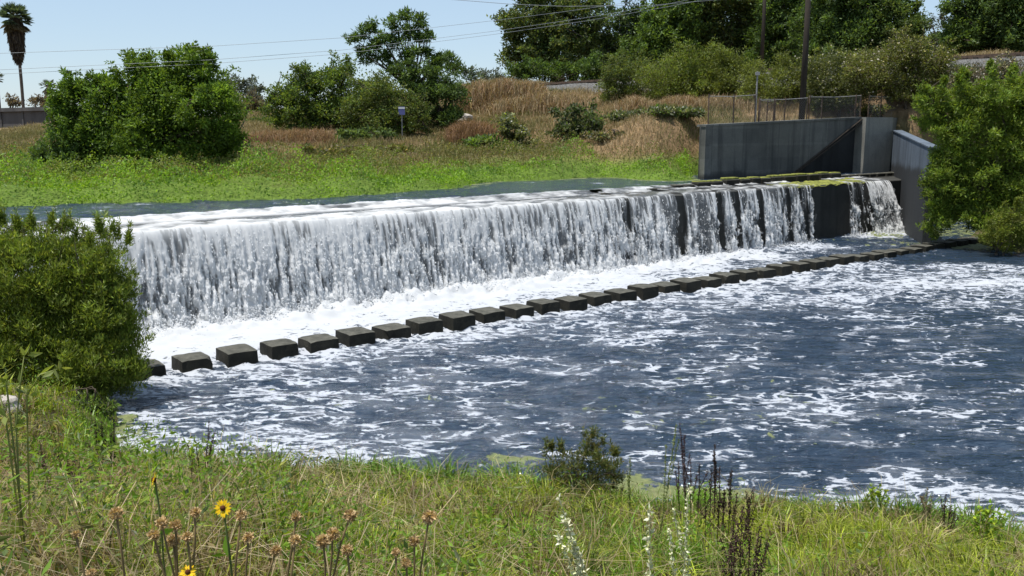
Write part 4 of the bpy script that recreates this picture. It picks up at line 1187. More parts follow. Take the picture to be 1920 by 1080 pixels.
# ------------------------------------------------------------------ dry brush: mounds of fine stalks
def brush(label, Y, lumps, cols, h, n, group='dry brush on the far bank', w=.02, cat='dry brush'):
    r = np.random.default_rng(sum(ord(ch) for ch in label))
    pts = []
    for px, py, rx, d in lumps:
        c = at_y(px, py, Y); k = Y / F_PX
        m = int(n * rx / sum(q[2] for q in lumps))
        t = r.normal(size=m) * .45
        x = c[0] + t * rx * k * 1.2; y = Y + r.normal(size=m) * d
        z = height(x, y)
        hh = np.maximum(.25, (c[2] - z)) * np.exp(-t * t * .9)
        pts.append(np.stack([x, y, z, hh], 1))
    P = np.concatenate(pts); m = len(P)
    c = P[:, :3].mean(0)
    T = thing('dry_brush', label, cat, (c[0], c[1], hz(c[0], c[1])), group)
    b = P[:, :3].copy(); b[:, 2] += P[:, 3] * r.random(m) * .75
    lean = r.normal(size=(m, 2)) * .45
    v, f, cc = blade_arrays(b, h * r.uniform(.5, 1.3, m), w * r.uniform(.7, 1.5, m), lean, pal(m, cols, .2, r), .4, r)
    np_mesh('stalks', v, f, M['dry'], T, cc)
brush('tall mound of tan dry brush left of the railway ballast', 72, [(900, 155, 40, 1.6), (945, 152, 44, 1.6), (985, 162, 34, 1.6), (920, 172, 50, 1.4)], STRAW + RUST, .95, 11000, w=.045)
brush('tan dry brush spilling down the slope below the railway ballast', 68, [(1020, 180, 44, 1.6), (1070, 186, 40, 1.6), (960, 192, 40, 1.2)], STRAW + RUST[:1], .8, 7000, w=.04)
brush('rusty brown brush clump beside the pale sprawling plant', 58, [(880, 235, 30, .9), (905, 242, 30, .9), (862, 255, 22, .8)], RUST, .8, 6000, w=.03)
brush('rusty strip of brush below the dark rounded tree', 57, [(500, 266, 26, .8), (540, 264, 34, .8), (590, 267, 30, .8)], RUST + STRAW[:1], .7, 6500, w=.03)
brush('small rusty brush clump at the shaded foot of the broad leafy tree', 55, [(430, 278, 22, .5)], RUST + STRAW[:1], .6, 1800, w=.03)
brush('dry orange brush patch above the concrete side wall left end', 62, [(1190, 186, 30, 1.0), (1275, 192, 36, 1.0)], STRAW + RUST[:2], .7, 5000, w=.035)
brush('dry pinkish brush behind the chain link fence', 62, [(1360, 205, 40, .8), (1440, 208, 40, .8), (1560, 208, 30, .8)], STRAW + RUST[:1], .6, 4500, w=.03)

# ------------------------------------------------------------------ ground cover on the far bank (uncountable)
def scatter(n, x0, x1, y0, y1):
    return rng.uniform(x0, x1, n), rng.uniform(y0, y1, n)
n = 560000
x, y = scatter(n, -36, 32, 26, 70)
vis = (np.abs(x) < y * .60 + 2) & (vdist(x, y) > 2.6)
x, y = x[vis], y[vis]
z = far_h(x, y)
g, nn = zone(x, y, z)
ok = (z > 3.12) & (z < 4.9) & (rng.random(len(x)) < g * np.clip(1.6 - (y - 30) / 40, .35, 1))
x, y, z, nn = x[ok], y[ok], z[ok], nn[ok]
n = len(x)
mound = fbm(x * .55, y * .55, 4)
fine = fbm(x * 1.7, y * 1.7, 3)
hgt = (.08 + (3.0 + 2.0 * sstep(3.7, 3.3, z)) * np.clip(mound - .40, 0, 1)) * sstep(3.08, 3.35, z) + .06
hgt += .55 * sstep(.40, .60, fbm(x * .45 + 4, y * .45 + 9, 3)) * sstep(3.12, 3.3, z) * sstep(4.0, 3.5, z) * sstep(-6, 4, x)
P = np.stack([x, y, z + hgt * rng.random(n) ** .3], 1)
lush = np.clip((mound - .35) * 2.2 + (fine - .5), 0, 1)[:, None]
ca = pal(n, [(.20, .34, .03), (.25, .38, .04), (.15, .27, .026)], .18)
cb = pal(n, [(.14, .165, .04), (.20, .185, .075), (.24, .19, .10), (.11, .13, .035)], .2)
hi = sstep(3.45, 3.9, z + (fine - .5) * .5)[:, None]
dkp = sstep(.50, .66, fbm(x * .8 + 40, y * .8, 3))[:, None]
ca = ca * (1 - dkp) + pal(n, [(.095, .185, .03), (.12, .21, .04)], .18) * dkp
col = ca * (1 - hi) + cb * hi
v, f, c = leaf_arrays(P, rng.uniform(.07, .15, n), rng.uniform(.04, .085, n), rng.normal(size=(n, 3)) * .7 + np.array([0, 0, .5]), col)
o = np_mesh('bank_plants', v, f, M['leaf'], None, c)
tag(o, 'bright green low water plants carpeting the far bank', 'ground cover', None, 'stuff')

n = 430000
x, y = scatter(n, -40, 44, 40, 92)
vis = (np.abs(x) < y * .60 + 2)
x, y = x[vis], y[vis]
z = far_h(x, y)
g, nn = zone(x, y, z)
n2 = fbm(x * .5 + 11, y * .5, 4)
ok = (z > 3.45) & (rng.random(len(x)) < (1 - g * .93) * np.clip(55 / y, .4, 1) * (.6 + .85 * n2)) & (vdist(x, y) > 2.6)
tt_ = (x - WL[0]) * WD[0] + (y - WL[1]) * WD[1]; ww = -((x - WL[0]) * WN[0] + (y - WL[1]) * WN[1])
ok &= ~((tt_ > -.3) & (tt_ < WLEN + 4) & (ww < 1.3))
x, y, z, n2 = x[ok], y[ok], z[ok], n2[ok]; n = len(x)
k = fbm(x * .3 + 2, y * .3 + 7, 4)[:, None] * 2.4 - .7
k = k.clip(0, 1)
cs_ = pal(n, STRAW, .2) * (1 - k) + pal(n, [(.15, .15, .055), (.20, .17, .085), (.10, .12, .035)], .2) * k
v, f, c = blade_arrays(np.stack([x, y, z - .02], 1), rng.uniform(.2, .62, n) * (.5 + n2), rng.uniform(.018, .04, n), rng.normal(size=(n, 2)) * .45, cs_, .4)
o = np_mesh('dry_grass', v, f, M['dry'], None, c)
tag(o, 'tan and olive dry grass covering the slope of the far bank', 'dry grass', None, 'stuff')
# ------------------------------------------------------------------ palms
def palm(label, Y, px, py_base, py_top, crown_r, trunk_r, skirt=None, hazy=False):
    b = at_y(px, py_base, Y); t = at_y(px, py_top, Y); k = Y / F_PX
    g = hz(b[0], Y)
    T = thing('palm_tree', label, 'palm tree', (b[0], Y, g), 'palms on the skyline')
    rr = random.Random(int(px) + 5); r = np.random.default_rng(int(px) + 9)
    tb = MB()
    H = t[2] - g
    ks = np.linspace(0, 1, 12)
    tb.tube([(b[0] + .12 * math.sin(3 * q), Y, g + H * q) for q in ks], [trunk_r * (1.5 - .5 * min(1, q * 9)) for q in ks], 9)
    tb.build('trunk', M['palm_bark'], T, True)
    cx, cz = b[0] + .12 * math.sin(3), t[2]
    R_ = crown_r * k
    if skirt:
        zb = at_y(px, skirt, Y)[2]
        n = 2600
        q = r.random(n); a = r.random(n) * 2 * np.pi
        prof = np.interp(q, [0, .12, .35, .7, 1.0], [.10, .5, .86, .98, .92]) * R_ * .34
        P = np.stack([cx + np.cos(a) * prof, Y + np.sin(a) * prof, zb + (cz - zb) * q], 1)
        d = np.stack([np.cos(a) * .18, np.sin(a) * .18, -np.ones(n)], 1) + r.normal(size=(n, 3)) * .10
        v, f, c = leaf_arrays(P, R_ * r.uniform(.3, .55, n), R_ * .10 * r.uniform(.6, 1.4, n), d, pal(n, [(.075, .060, .045), (.11, .085, .06), (.05, .04, .032)], .2, r), r)
        sk = np_mesh('dead_frond_skirt', v, f, M['dry'], T, c)
        core = MB(); zs = np.linspace(zb + .3, cz, 8)
        core.tube([(cx, Y, z_) for z_ in zs], [float(np.interp((z_ - zb) / (cz - zb), [0, .12, .35, .7, 1], [.08, .4, .75, .86, .8])) * R_ * .33 for z_ in zs], 10, (.05, .04, .032))
        core.build('skirt_core', M['dry'], sk, True)
    V = []; Fq = []; C = []; nv = 0
    tb = MB()
    for i in range(74 if skirt else 34):
        el = rr.uniform(-1.0, 1.3); a = rr.uniform(0, 2 * math.pi)
        d = np.array([math.cos(a) * math.cos(el), math.sin(a) * math.cos(el), math.sin(el)])
        o_ = np.array([cx, Y, cz]); e = o_ + d * R_ * rr.uniform(.45, .62) + np.array([0, 0, -.05 * R_])
        tb.tube(curve(o_, e, (0, 0, .06 * R_), 3, 0, rr), [.05, .04, .03, .025], 4, (.12, .12, .06))
        n = 15
        side = unit(np.cross(d, [0, 0, 1.0]) + 1e-6)
        fan = np.linspace(-1.25, 1.25, n)
        dirs = d[None] * np.cos(fan)[:, None] + side[None] * np.sin(fan)[:, None] + np.array([0, 0, -.28])
        dead = el < -.35
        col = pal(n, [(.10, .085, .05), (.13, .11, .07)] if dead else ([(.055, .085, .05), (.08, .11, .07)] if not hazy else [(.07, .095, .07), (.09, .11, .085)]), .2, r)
        v, f, c = leaf_arrays(np.tile(e, (n, 1)), np.full(n, R_ * rr.uniform(.42, .55)), np.full(n, R_ * .085), dirs, col, r)
        V.append(v); Fq.append(f + nv); C.append(c); nv += len(v)
    cr = np_mesh('crown', np.concatenate(V), np.concatenate(Fq), M['leaf'], T, np.concatenate(C))
    tb.build('frond_stalks', M['dry'], cr)
palm('tall fan palm with a long skirt of dead fronds at the upper left', 105, 43, 205, 34, 31, .17, 108)
palm('smaller fan palm cut by the left edge of the view', 130, -2, 205, 146, 15, .2, None, True)
palm('short fan palm crown peeping over the rounded tree by the bridge', 115, 95, 215, 162, 16, .24, None, True)

# ------------------------------------------------------------------ railway embankment, track, bridge
def strip(pts_l, pts_r):
    vs = [tuple(p) for ab in zip(pts_l, pts_r) for p in ab]
    return vs, [(2 * i, 2 * i + 1, 2 * i + 3, 2 * i + 2) for i in range(len(pts_l) - 1)]
ra, rb = at_y(985, 160, 80.5), at_y(1955, 98, 60.5)
rd = unit((rb - ra)[:2]); rn = np.array([rd[1], -rd[0]])     # towards the camera
bal = MB(); vs = []; prof_ = [(2.6, -1.5), (1.5, 0), (-1.5, 0), (-2.6, -1.5)]
K = 40
for i in range(K + 1):
    p = ra + (rb - ra) * (i / K * 1.2 - .08)
    for w, dz in prof_:
        vs.append((p[0] + rn[0] * w, p[1] + rn[1] * w, p[2] + dz + random.uniform(-.05, .05) - .25))
fs = [(i * 4 + k, i * 4 + k + 1, (i + 1) * 4 + k + 1, (i + 1) * 4 + k) for i in range(K) for k in range(3)]
o = MB().add(vs, fs).build('ballast_bed', M['gravel'])
tag(o, kind='structure')
trk = thing('railway_track', 'railway track running on grey ballast below the tall trees', 'railway', (ra + rb) / 2)
for sgn in (.75, -.75):
    b = MB(); q0 = ra - (rb - ra) * .08; q1 = ra + (rb - ra) * 1.12
    n3 = np.array([*rn, 0])
    b.obox(q0 + n3 * (sgn - .04) + np.array([0, 0, -.12]), q1 - q0, n3 * .08, (0, 0, .17))
    b.build('rail', M['rust'], trk)
b = MB(); Lr = np.linalg.norm((rb - ra)[:2]) * 1.15; dd = unit(rb - ra); n3 = np.array([*rn, 0])
for i in range(int(Lr / .62)):
    p = ra - (rb - ra) * .06 + dd * i * .62
    b.obox(p - n3 * 1.25 + np.array([0, 0, -.25]), dd * .24, n3 * 2.5, (0, 0, .125))
b.build('sleepers', M['pole_wood'], trk)

bl_ = at_y(-60, 205, 92); br_ = at_y(240, 196, 84)
bt = thing('bridge', 'dark weathered concrete railway bridge at the left edge', 'bridge', (bl_ + br_) / 2)
d3 = br_ - bl_; dn = np.array([*unit(np.array([d3[1], -d3[0]])), 0])
b = MB(); b.obox(bl_ + np.array([0, 0, -2.1]), d3, -dn * 4, (0, 0, 1.75)); b.build('girder', M['bridge'], bt)
b = MB(); b.obox(bl_ + dn * .25 + np.array([0, 0, -.34]), d3, -dn * 4.5, (0, 0, .36)); b.build('deck_slab', M['bridge'], bt)
for i in range(7):
    p = bl_ + d3 * (i + .5) / 7
    b = MB(); b.obox(p + dn * .09 + np.array([0, 0, -2.08]), unit(d3) * .16, -dn * .10, (0, 0, 1.72)); b.build('stiffener_rib', M['bridge'], bt)
for px in (55, 150):
    k_ = (px + 60) / 300; p = bl_ + d3 * k_
    pr = MB(); pr.obox(p - dn * .5 + np.array([-.45, 0, -2.25]), unit(d3) * .9, -dn * 3, (0, 0, .15)); 
    pr.tube([p - dn * 1.2 + np.array([0, 0, -2.25]), p - dn * 1.2 + np.array([0, 0, -6])], .42, 10)
    pr.build('pier', M['bridge'], bt)
b = MB(); p = at_y(78, 245, 87); b.obox(p, (.9, 0, 0), (0, .4, 0), (0, 0, .35), .03)
o = b.build('white_block', M['sign_white']); tag(o, 'small white box on the bank beneath the bridge beam', 'box'); 
b = MB(); p = at_y(-40, 243, 80); q = at_y(150, 262, 78)
b.prism([p, (p[0], p[1], p[2] - 4), (q[0], q[1], q[2] - 3), q], (0, 1.2, 0))
o = b.build('bridge_abutment', M['bridge']); tag(o, 'rough grey slope wall under the bridge at the left edge', 'wall')

# ------------------------------------------------------------------ small blue sign
p = at_y(754, 242, 58); g = hz(p[0], 58); top = at_y(754, 200, 58)
sg = thing('sign_post', 'small blue and white sign on a post before the olive bushy tree', 'sign', (p[0], 58, g))
b = MB(); b.tube([(p[0], 58, g - .2), (p[0], 58, top[2])], .035, 6); b.build('post', M['metal'], sg)
b = MB(); b.box(p[0] - .2, p[0] + .2, 57.94, 57.965, top[2] - .50, top[2]); pan = b.build('panel', M['sign_blue'], sg)
b = MB(); b.box(p[0] - .2, p[0] + .2, 57.93, 57.938, top[2] - .14, top[2] - .02); b.build('white_band', M['sign_white'], pan)

# ------------------------------------------------------------------ utility poles and wires
def pole(label, px, Y, r, ztop, zb):
    x = at_y(px, 200, Y)[0]
    T = thing('utility_pole', label, 'utility pole', (x, Y, zb), 'utility poles')
    b = MB(); b.tube([(x, Y, zb - .6), (x + .02, Y, (zb + ztop) / 2), (x - .02, Y, ztop)], [r * 1.12, r, r * .8], 12); b.build('pole', M['pole_wood'], T, True)
    b = MB(); b.obox((x - 1.3, Y - r - .12, ztop - 1.0), (2.6, 0, 0), (0, .12, 0), (0, 0, .14)); ca = b.build('crossarm', M['pole_wood'], T)
    for q in (-1.15, -.55, .55, 1.15):
        b = MB(); b.tube([(x + q, Y - r - .06, ztop - .86), (x + q, Y - r - .06, ztop - .74), (x + q, Y - r - .06, ztop - .66)], [.02, .05, .035], 8); b.build('insulator', M['sign_white'], ca)
    return x
pwx = wp(float(t_of_px(1506, 6)), 1.3, 0)
xp1 = pole('tall dark utility pole standing behind the concrete side wall', 1504, pwx[1], .165, 16.5, hz(pwx[0], pwx[1]))
xp2 = pole('thinner far utility pole among the tall trees', 1424, 78, .15, 19.5, hz(at_y(1424, 65, 78)[0], 78))
def wire(label, pts, r=.008):
    P = [at_y(*q) for q in pts]
    out = []
    for a, c in zip(P[:-1], P[1:]):
        for t in np.linspace(0, 1, 7)[:-1]: out.append(a * (1 - t) + c * t)
    out.append(P[-1])
    o = MB().tube(out, r, 5).build('overhead_wire', M['wire'])
    tag(o, label, 'wire', 'overhead wires')
wire('upper thin overhead wire crossing the sky behind no tree from the left edge', [(-60, 104, 40), (0, 100, 40), (407, 86, 41.5), (640, 71, 43), (932, 38, 45), (1072, 20, 46.5), (1250, -6, 48), (1480, -52, 49.7)])
wire('middle overhead wire in front of the broad leafy tree tops', [(-60, 134, 40), (20, 130, 40), (400, 112, 41.5), (640, 94, 43), (930, 58, 45), (1100, 33, 46.5), (1250, 8, 48), (1490, -42, 49.7)])
wire('lowest overhead wire, just under the middle wire', [(-60, 142, 40.1), (20, 138, 40.1), (400, 119, 41.6), (640, 101, 43.1), (930, 64, 45.1), (1100, 39, 46.6), (1250, 13, 48.1), (1516, -40, 49.8)])
wire('short dark overhead wire at the top left of the big olive tree', [(780, -9, 60), (845, -1, 60), (960, 8, 61), (1060, 12, 62), (1220, 10, 64), (1400, -5, 78)], .016)

# ------------------------------------------------------------------ chain-link fence on the side wall
FE = 'fence sections on the side wall'
def fence(label, t0, t1, w, z0f, h, posts, rail=True):
    T = thing('chain_link_fence', label, 'fence', wp(t0, w, z0f(t0)), FE)
    for t in posts:
        q = wp(t, w, z0f(t)); b = MB(); b.tube([q + np.array([0, 0, -.15]), q + np.array([random.uniform(-.03, .03), 0, h * (1.0 if t not in (posts[0],) else 1.04)])], .038, 7); b.build('post', M['rust'], T)
    if rail:
        b = MB(); a = wp(t0, w, z0f(t0) + h - .06); c = wp(t1, w, z0f(t1) + h - .06); m_ = (a + c) / 2 - np.array([0, 0, .05])
        b.tube([a, m_, c], .022, 6); b.build('top_rail', M['metal'], T)
    b = MB(); n = int((t1 - t0) / .16)
    for i in range(-int(h / .16), n):
        for sgn in (1, -1):
            ta_, tb_ = t0 + i * .16, t0 + i * .16 + h
            ca_, cb_ = max(ta_, t0), min(tb_, t1)
            if cb_ <= ca_: continue
            za_, zb_ = (ca_ - ta_), (cb_ - ta_)
            if sgn < 0: za_, zb_ = h - za_, h - zb_
            pa, pb = wp(ca_, w, z0f(ca_) + za_ * .95), wp(cb_, w, z0f(cb_) + zb_ * .95)
            off = np.array([*WN * .006 * sgn, 0])
            b.tube([pa + off, pb + off], .0035, 3)
    b.build('wire_mesh', M['metal'], T)
zw = lambda t: zt0 + (zt1 - zt0) * min(1, max(0, (t - tA) / (tC - tA))) + .10
tq = lambda px: float(t_of_px(px, 6.3, .35))
fence('chain link fence section at the left end of the concrete side wall', tq(1328), tq(1415), .35, zw, 1.55, [tq(1328), tq(1375), tq(1415)])
fence('middle chain link fence section between the grey mast and the utility pole', tq(1422), tq(1512), .35, zw, 1.3, [tq(1422), tq(1450), tq(1470), tq(1512)])
fence('lower chain link fence section behind the foot of the tall utility pole', tq(1470), tq(1500), 2.2, lambda t: 6.0, 1.5, [tq(1470), tq(1484), tq(1499)])
fence('chain link fence section right of the tall utility pole', tq(1516), tq(1612), .35, zw, 1.35, [tq(1516), tq(1540), tq(1602), tq(1612)])
fence('chain link fence section at the right end beside the big willow bush', tq(1633), tq(1700), .6, zw, 1.35, [tq(1633), tq(1656), tq(1698)])
x_, y_, _ = wp(tq(1418), .42, 0)
b = MB(); b.tube([(x_, y_, zw(tq(1418)) - .3), (x_, y_, zw(tq(1418)) + 2.75)], .045, 7)
mp_ = thing('fence_mast', 'tall thin grey mast in the chain link fence left of the utility pole', 'mast', (x_, y_, 6)); b.build('mast', M['metal'], mp_)
b = MB(); b.box(x_ - .12, x_ + .12, y_ - .08, y_ + .02, zw(tq(1418)) + 2.55, zw(tq(1418)) + 2.72); b.build('cap', M['metal'], mp_)
# broken branches lying on the wall top
b = MB(); c = wp(tq(1690), .35, zw(tq(1690)))
for i in range(16):
    a = c + np.array([random.uniform(-.4, .4), random.uniform(-.2, .2), random.uniform(.0, .12)]); d_ = np.array([random.uniform(-.35, .5), random.uniform(-.2, .2), random.uniform(.05, .5)])
    b.tube([a, a + d_ * .5 + np.array([0, 0, .05]), a + d_], [.035, .028, .015], 5)
o = b.build('branch_pile', M['bark']); tag(o, 'pile of dark broken branches lying on the right end of the wall', 'branches')
# rocks
def rock(label, c, r, sx=1.2, sz=.7):
    rr = random.Random(int(abs(c[0] * 100)) + 3)
    import bmesh
    bm = bmesh.new(); bmesh.ops.create_icosphere(bm, subdivisions=3, radius=1)
    ph = [rr.uniform(0, 9) for _ in range(3)]
    for v in bm.verts:
        k = 1 + .22 * math.sin(v.co.x * 2.7 + ph[0]) * math.cos(v.co.y * 2.3 + ph[1]) + .14 * math.sin(v.co.z * 4.1 + ph[2]) + rr.uniform(-.03, .03)
        v.co = Vector((v.co.x * k * r * sx + c[0], v.co.y * k * r + c[1], v.co.z * k * r * sz + c[2]))
    me = bpy.data.meshes.new('rock'); bm.to_mesh(me); bm.free()
    o = link('rock', me, M['rock']); tag(o, label, 'rock', 'rocks on the banks')
def rk(label, px, py, Y, r, **k):
    p = at_y(px, py, Y); g = hz(p[0], Y); rock(label, (p[0], Y, g + r * .25), r, **k)
rk('white rock at the water line beside the concrete side wall', 1312, 322, 45.6, .32)
rk('flat pinkish stone at the shore under the near left bush', 250, 765, 17.4, .16)
rk('small brown stone at the shore right of the near left bush', 268, 752, 17.9, .12)
rk('pale stone at the left edge below the near bush', 6, 785, 14.5, .22)
rk('light rock on the lip of the upstream water behind the near bush', 46, 404, 28.5, .22)
rk('dark curved stone lump at the foot of the brown mound', 872, 222, 66, .5)

# ------------------------------------------------------------------ foreground grass (uncountable)
def fore(n, y0, y1, hmin, hmax, cols, wd, lean=.5, droop=.35, dens=None, keep=None):
    y = rng.uniform(y0, y1, n); x = rng.uniform(-1, 1, n) * (y * .67 + 1.8)
    d = near_d(x, y)
    ok = (d > .02)
    if keep is not None: ok &= keep(x, y, d)
    x, y, d = x[ok], y[ok], d[ok]; n = len(x)
    z = height(x, y)
    hh = rng.uniform(hmin, hmax, n) * (.6 + .9 * fbm(x * 1.3, y * 1.3, 3))
    col = cols(x, y, d, n)
    return blade_arrays(np.stack([x, y, z - .015], 1), hh, wd * rng.uniform(.6, 1.4, n) * (.55 + y * .06), rng.normal(size=(n, 2)) * lean, col, droop)
def merge(parts):
    V = []; Fs = []; C = []; k = 0
    for v, f, c in parts: V.append(v); Fs.append(f + k); C.append(c); k += len(v)
    return np.concatenate(V), np.concatenate(Fs), np.concatenate(C)
YG = [(.32, .37, .032), (.22, .29, .024), (.38, .39, .055), (.12, .18, .02)]
BG = [(.14, .255, .026), (.19, .31, .034), (.09, .175, .02)]
SW = [(.36, .29, .15), (.45, .38, .22), (.28, .21, .11)]
def col_mix(x, y, d, n):
    a = fbm(x * .55 + 3, y * .55, 4)[:, None]; b_ = fbm(x * .9 + 30, y * .9, 4)[:, None]
    lush = np.clip(sstep(2.6, .4, d)[:, None] * 1.1 + (a - .56) * 2.2, 0, 1)
    leftk = sstep(-.5, -2.4, x / (y * .1 + 1))[:, None]
    straw = (rng.random((n, 1)) < np.clip((b_ - .42) * 1.1 + .02 + .2 * leftk, .01, .6) * (1 - .75 * lush))
    c = pal(n, YG, .2) * (1 - lush) + pal(n, BG, .2) * lush
    return np.where(straw, pal(n, SW, .2), c)
DKG = [(.065, .095, .018), (.09, .12, .024)]
BRN = [(.16, .11, .06), (.22, .16, .09), (.11, .075, .045)]
def tufts(nt_, y0, y1, nb, hmin, hmax, wd, pick, spread=(.06, .22), dmax=99, lean0=.55, droop=.42):
    y = rng.uniform(y0, y1, nt_); x = rng.uniform(-1, 1, nt_) * (y * .67 + 1.8)
    d = near_d(x, y); ok = (d > .02) & (d < dmax); x, y, d = x[ok], y[ok], d[ok]; m = len(x)
    pals, idx_ = pick(x, y, d, m)
    ok = idx_ < 9; x, y, d, idx_ = x[ok], y[ok], d[ok], idx_[ok]; m = len(x)
    H = rng.uniform(hmin, hmax, m); Rr = rng.uniform(*spread, m); wind = rng.normal(size=(m, 2)) * .22
    k = np.repeat(np.arange(m), rng.integers(int(nb * .5), int(nb * 1.5), m)); n = len(k)
    a_ = rng.random(n) * 2 * np.pi; q = rng.random(n) ** .6
    off = np.stack([np.cos(a_), np.sin(a_)], 1) * (q * Rr[k])[:, None]
    bx, by = x[k] + off[:, 0], y[k] + off[:, 1]
    ok = near_d(bx, by) > 0; k, a_, q, bx, by = k[ok], a_[ok], q[ok], bx[ok], by[ok]; n = len(k)
    lean = np.stack([np.cos(a_), np.sin(a_)], 1) * (q * lean0)[:, None] + wind[k] + rng.normal(size=(n, 2)) * .22
    col = np.zeros((n, 3))
    tone = np.exp(rng.normal(size=m) * .25)
    for i_, P_ in enumerate(pals):
        s_ = idx_[k] == i_
        col[s_] = pal(int(s_.sum()), P_, .2)
    col = (col * tone[k][:, None]).clip(.01, .7)
    h = H[k] * rng.uniform(.45, 1.15, n)
    return blade_arrays(np.stack([bx, by, height(bx, by) - .015], 1), h, wd * rng.uniform(.6, 1.5, n) * (.55 + by * .06), lean, col, droop)
PALS = [YG, BG, SW, BRN, DKG]
def pick(x, y, d, m):
    lush = np.clip(sstep(2.0, .3, d) + (fbm(x * .5 + 3, y * .5, 4) - .52) * 2.5, 0, 1)
    left = sstep(-.6, -2.6, x / (y * .1 + 1))
    r_ = rng.random(m)
    i_ = np.zeros(m, int)
    i_ = np.where(rng.random(m) < lush, 1, i_)
    i_ = np.where(r_ < .10 + .16 * left, 2, i_)
    i_ = np.where((r_ > .86 - .16 * left) & (d > .8), 3, i_)
    i_ = np.where((r_ > .72 - .1 * left) & (r_ < .78) & (d > 1), 4, i_)
    return PALS, i_
parts = [fore(45000, 2.2, 9, .10, .26, col_mix, .009, .6),
         fore(45000, 7, 18.5, .10, .28, col_mix, .012, .5),
         tufts(1500, 2.3, 8, 46, .16, .46, .010, pick),
         tufts(2300, 6, 16.5, 40, .18, .50, .012, pick, (.08, .3)),
         tufts(420, 9.5, 16.5, 60, .28, .62, .015, lambda x, y, d, m: ([BG], np.zeros(m, int)), (.12, .35), 1.5, .4, .3),
         tufts(260, 11.5, 15, 80, .40, .72, .018, lambda x, y, d, m: ([BG], np.where(((x > -4.2) & (x < -1.0)) | ((x > 4.6) & (x < 7.0)), 0, 9)), (.15, .4), 1.4, .5, .4),
         tufts(260, 2.4, 4.6, 40, .25, .50, .008, pick, (.04, .14), 99, .6, .3),
         tufts(420, 5, 15, 40, .4, .85, .012, lambda x, y, d, m: ([YG[1:] + DKG, BRN + SW[:1], SW], np.where(x < -.16 * y - .3 + rng.normal(size=m) * .5, rng.choice(3, m, p=[.5, .32, .18]), 9)), (.1, .35), 99, .75, .3),
         fore(7000, 2.4, 13, .4, .95, lambda x, y, d, n: pal(n, [(.48, .40, .26), (.36, .27, .16), (.24, .16, .10)], .25), .006, 1.0, .45, keep=lambda x, y, d: x < -.12 * y + rng.normal(size=len(x)) * .5),
         fore(5000, 2.4, 14, .35, .75, lambda x, y, d, n: pal(n, SW + BRN[:1], .25), .006, .9, .35)]
v, f, c = merge(parts)
o = np_mesh('bank_grass', v, f, M['grass'], None, c)
tag(o, 'yellow green and straw grass growing on the near bank', 'grass', None, 'stuff')
# broad weedy leaves mixed in the grass
n = 110000
y = rng.uniform(2.4, 17, n); x = rng.uniform(-1, 1, n) * (y * .67 + 1.8)
d = near_d(x, y); k_ = fbm(x * 1.1 + 7, y * 1.1, 4)
ok = (d > .1) & (rng.random(n) < sstep(.46, .62, k_ + .16 * sstep(0, -3, x) - .05 - .10 * sstep(0, 2, x)))
x, y, k_ = x[ok], y[ok], k_[ok]; n = len(x)
P = np.stack([x, y, height(x, y) + rng.uniform(.03, .12, n) + sstep(.5, .66, k_) * rng.random(n) * (.45 + .5 * sstep(-.15, -.4, x / y))], 1)
v, f, c = leaf_arrays(P, rng.uniform(.03, .095, n), rng.uniform(.012, .03, n), rng.normal(size=(n, 3)) + np.array([0, 0, .3]), pal(n, BG + YG[1:2] + GREY[:1], .2))
m = 9000
yb = rng.uniform(2.5, 14, m); xb = rng.uniform(-1, .9, m) * (yb * .67 + 1.8)
kb = fbm(xb * 1.4 + 60, yb * 1.4, 3) + .22 * sstep(-.05, -.4, xb / yb)
okb = (near_d(xb, yb) > .2) & (kb > .58)
xb, yb, kb = xb[okb], yb[okb], kb[okb]; m = len(xb)
Pb = np.stack([xb, yb, height(xb, yb) + rng.uniform(.03, .16, m) + (kb - .58) * 1.6 * rng.random(m)], 1)
vb, fb, cb_ = leaf_arrays(Pb, rng.uniform(.06, .15, m), rng.uniform(.018, .045, m), rng.normal(size=(m, 3)) + np.array([0, 0, .35]), pal(m, [(.16, .22, .035), (.22, .26, .05), (.11, .17, .03), (.20, .14, .07)], .2))
f = np.concatenate([f, fb + len(v)]); v = np.concatenate([v, vb]); c = np.concatenate([c, cb_])
o = np_mesh('bank_weeds', v, f, M['leaf'], None, c)
tag(o, 'small leafy weeds mixed into the near bank grass', 'weeds', None, 'stuff')

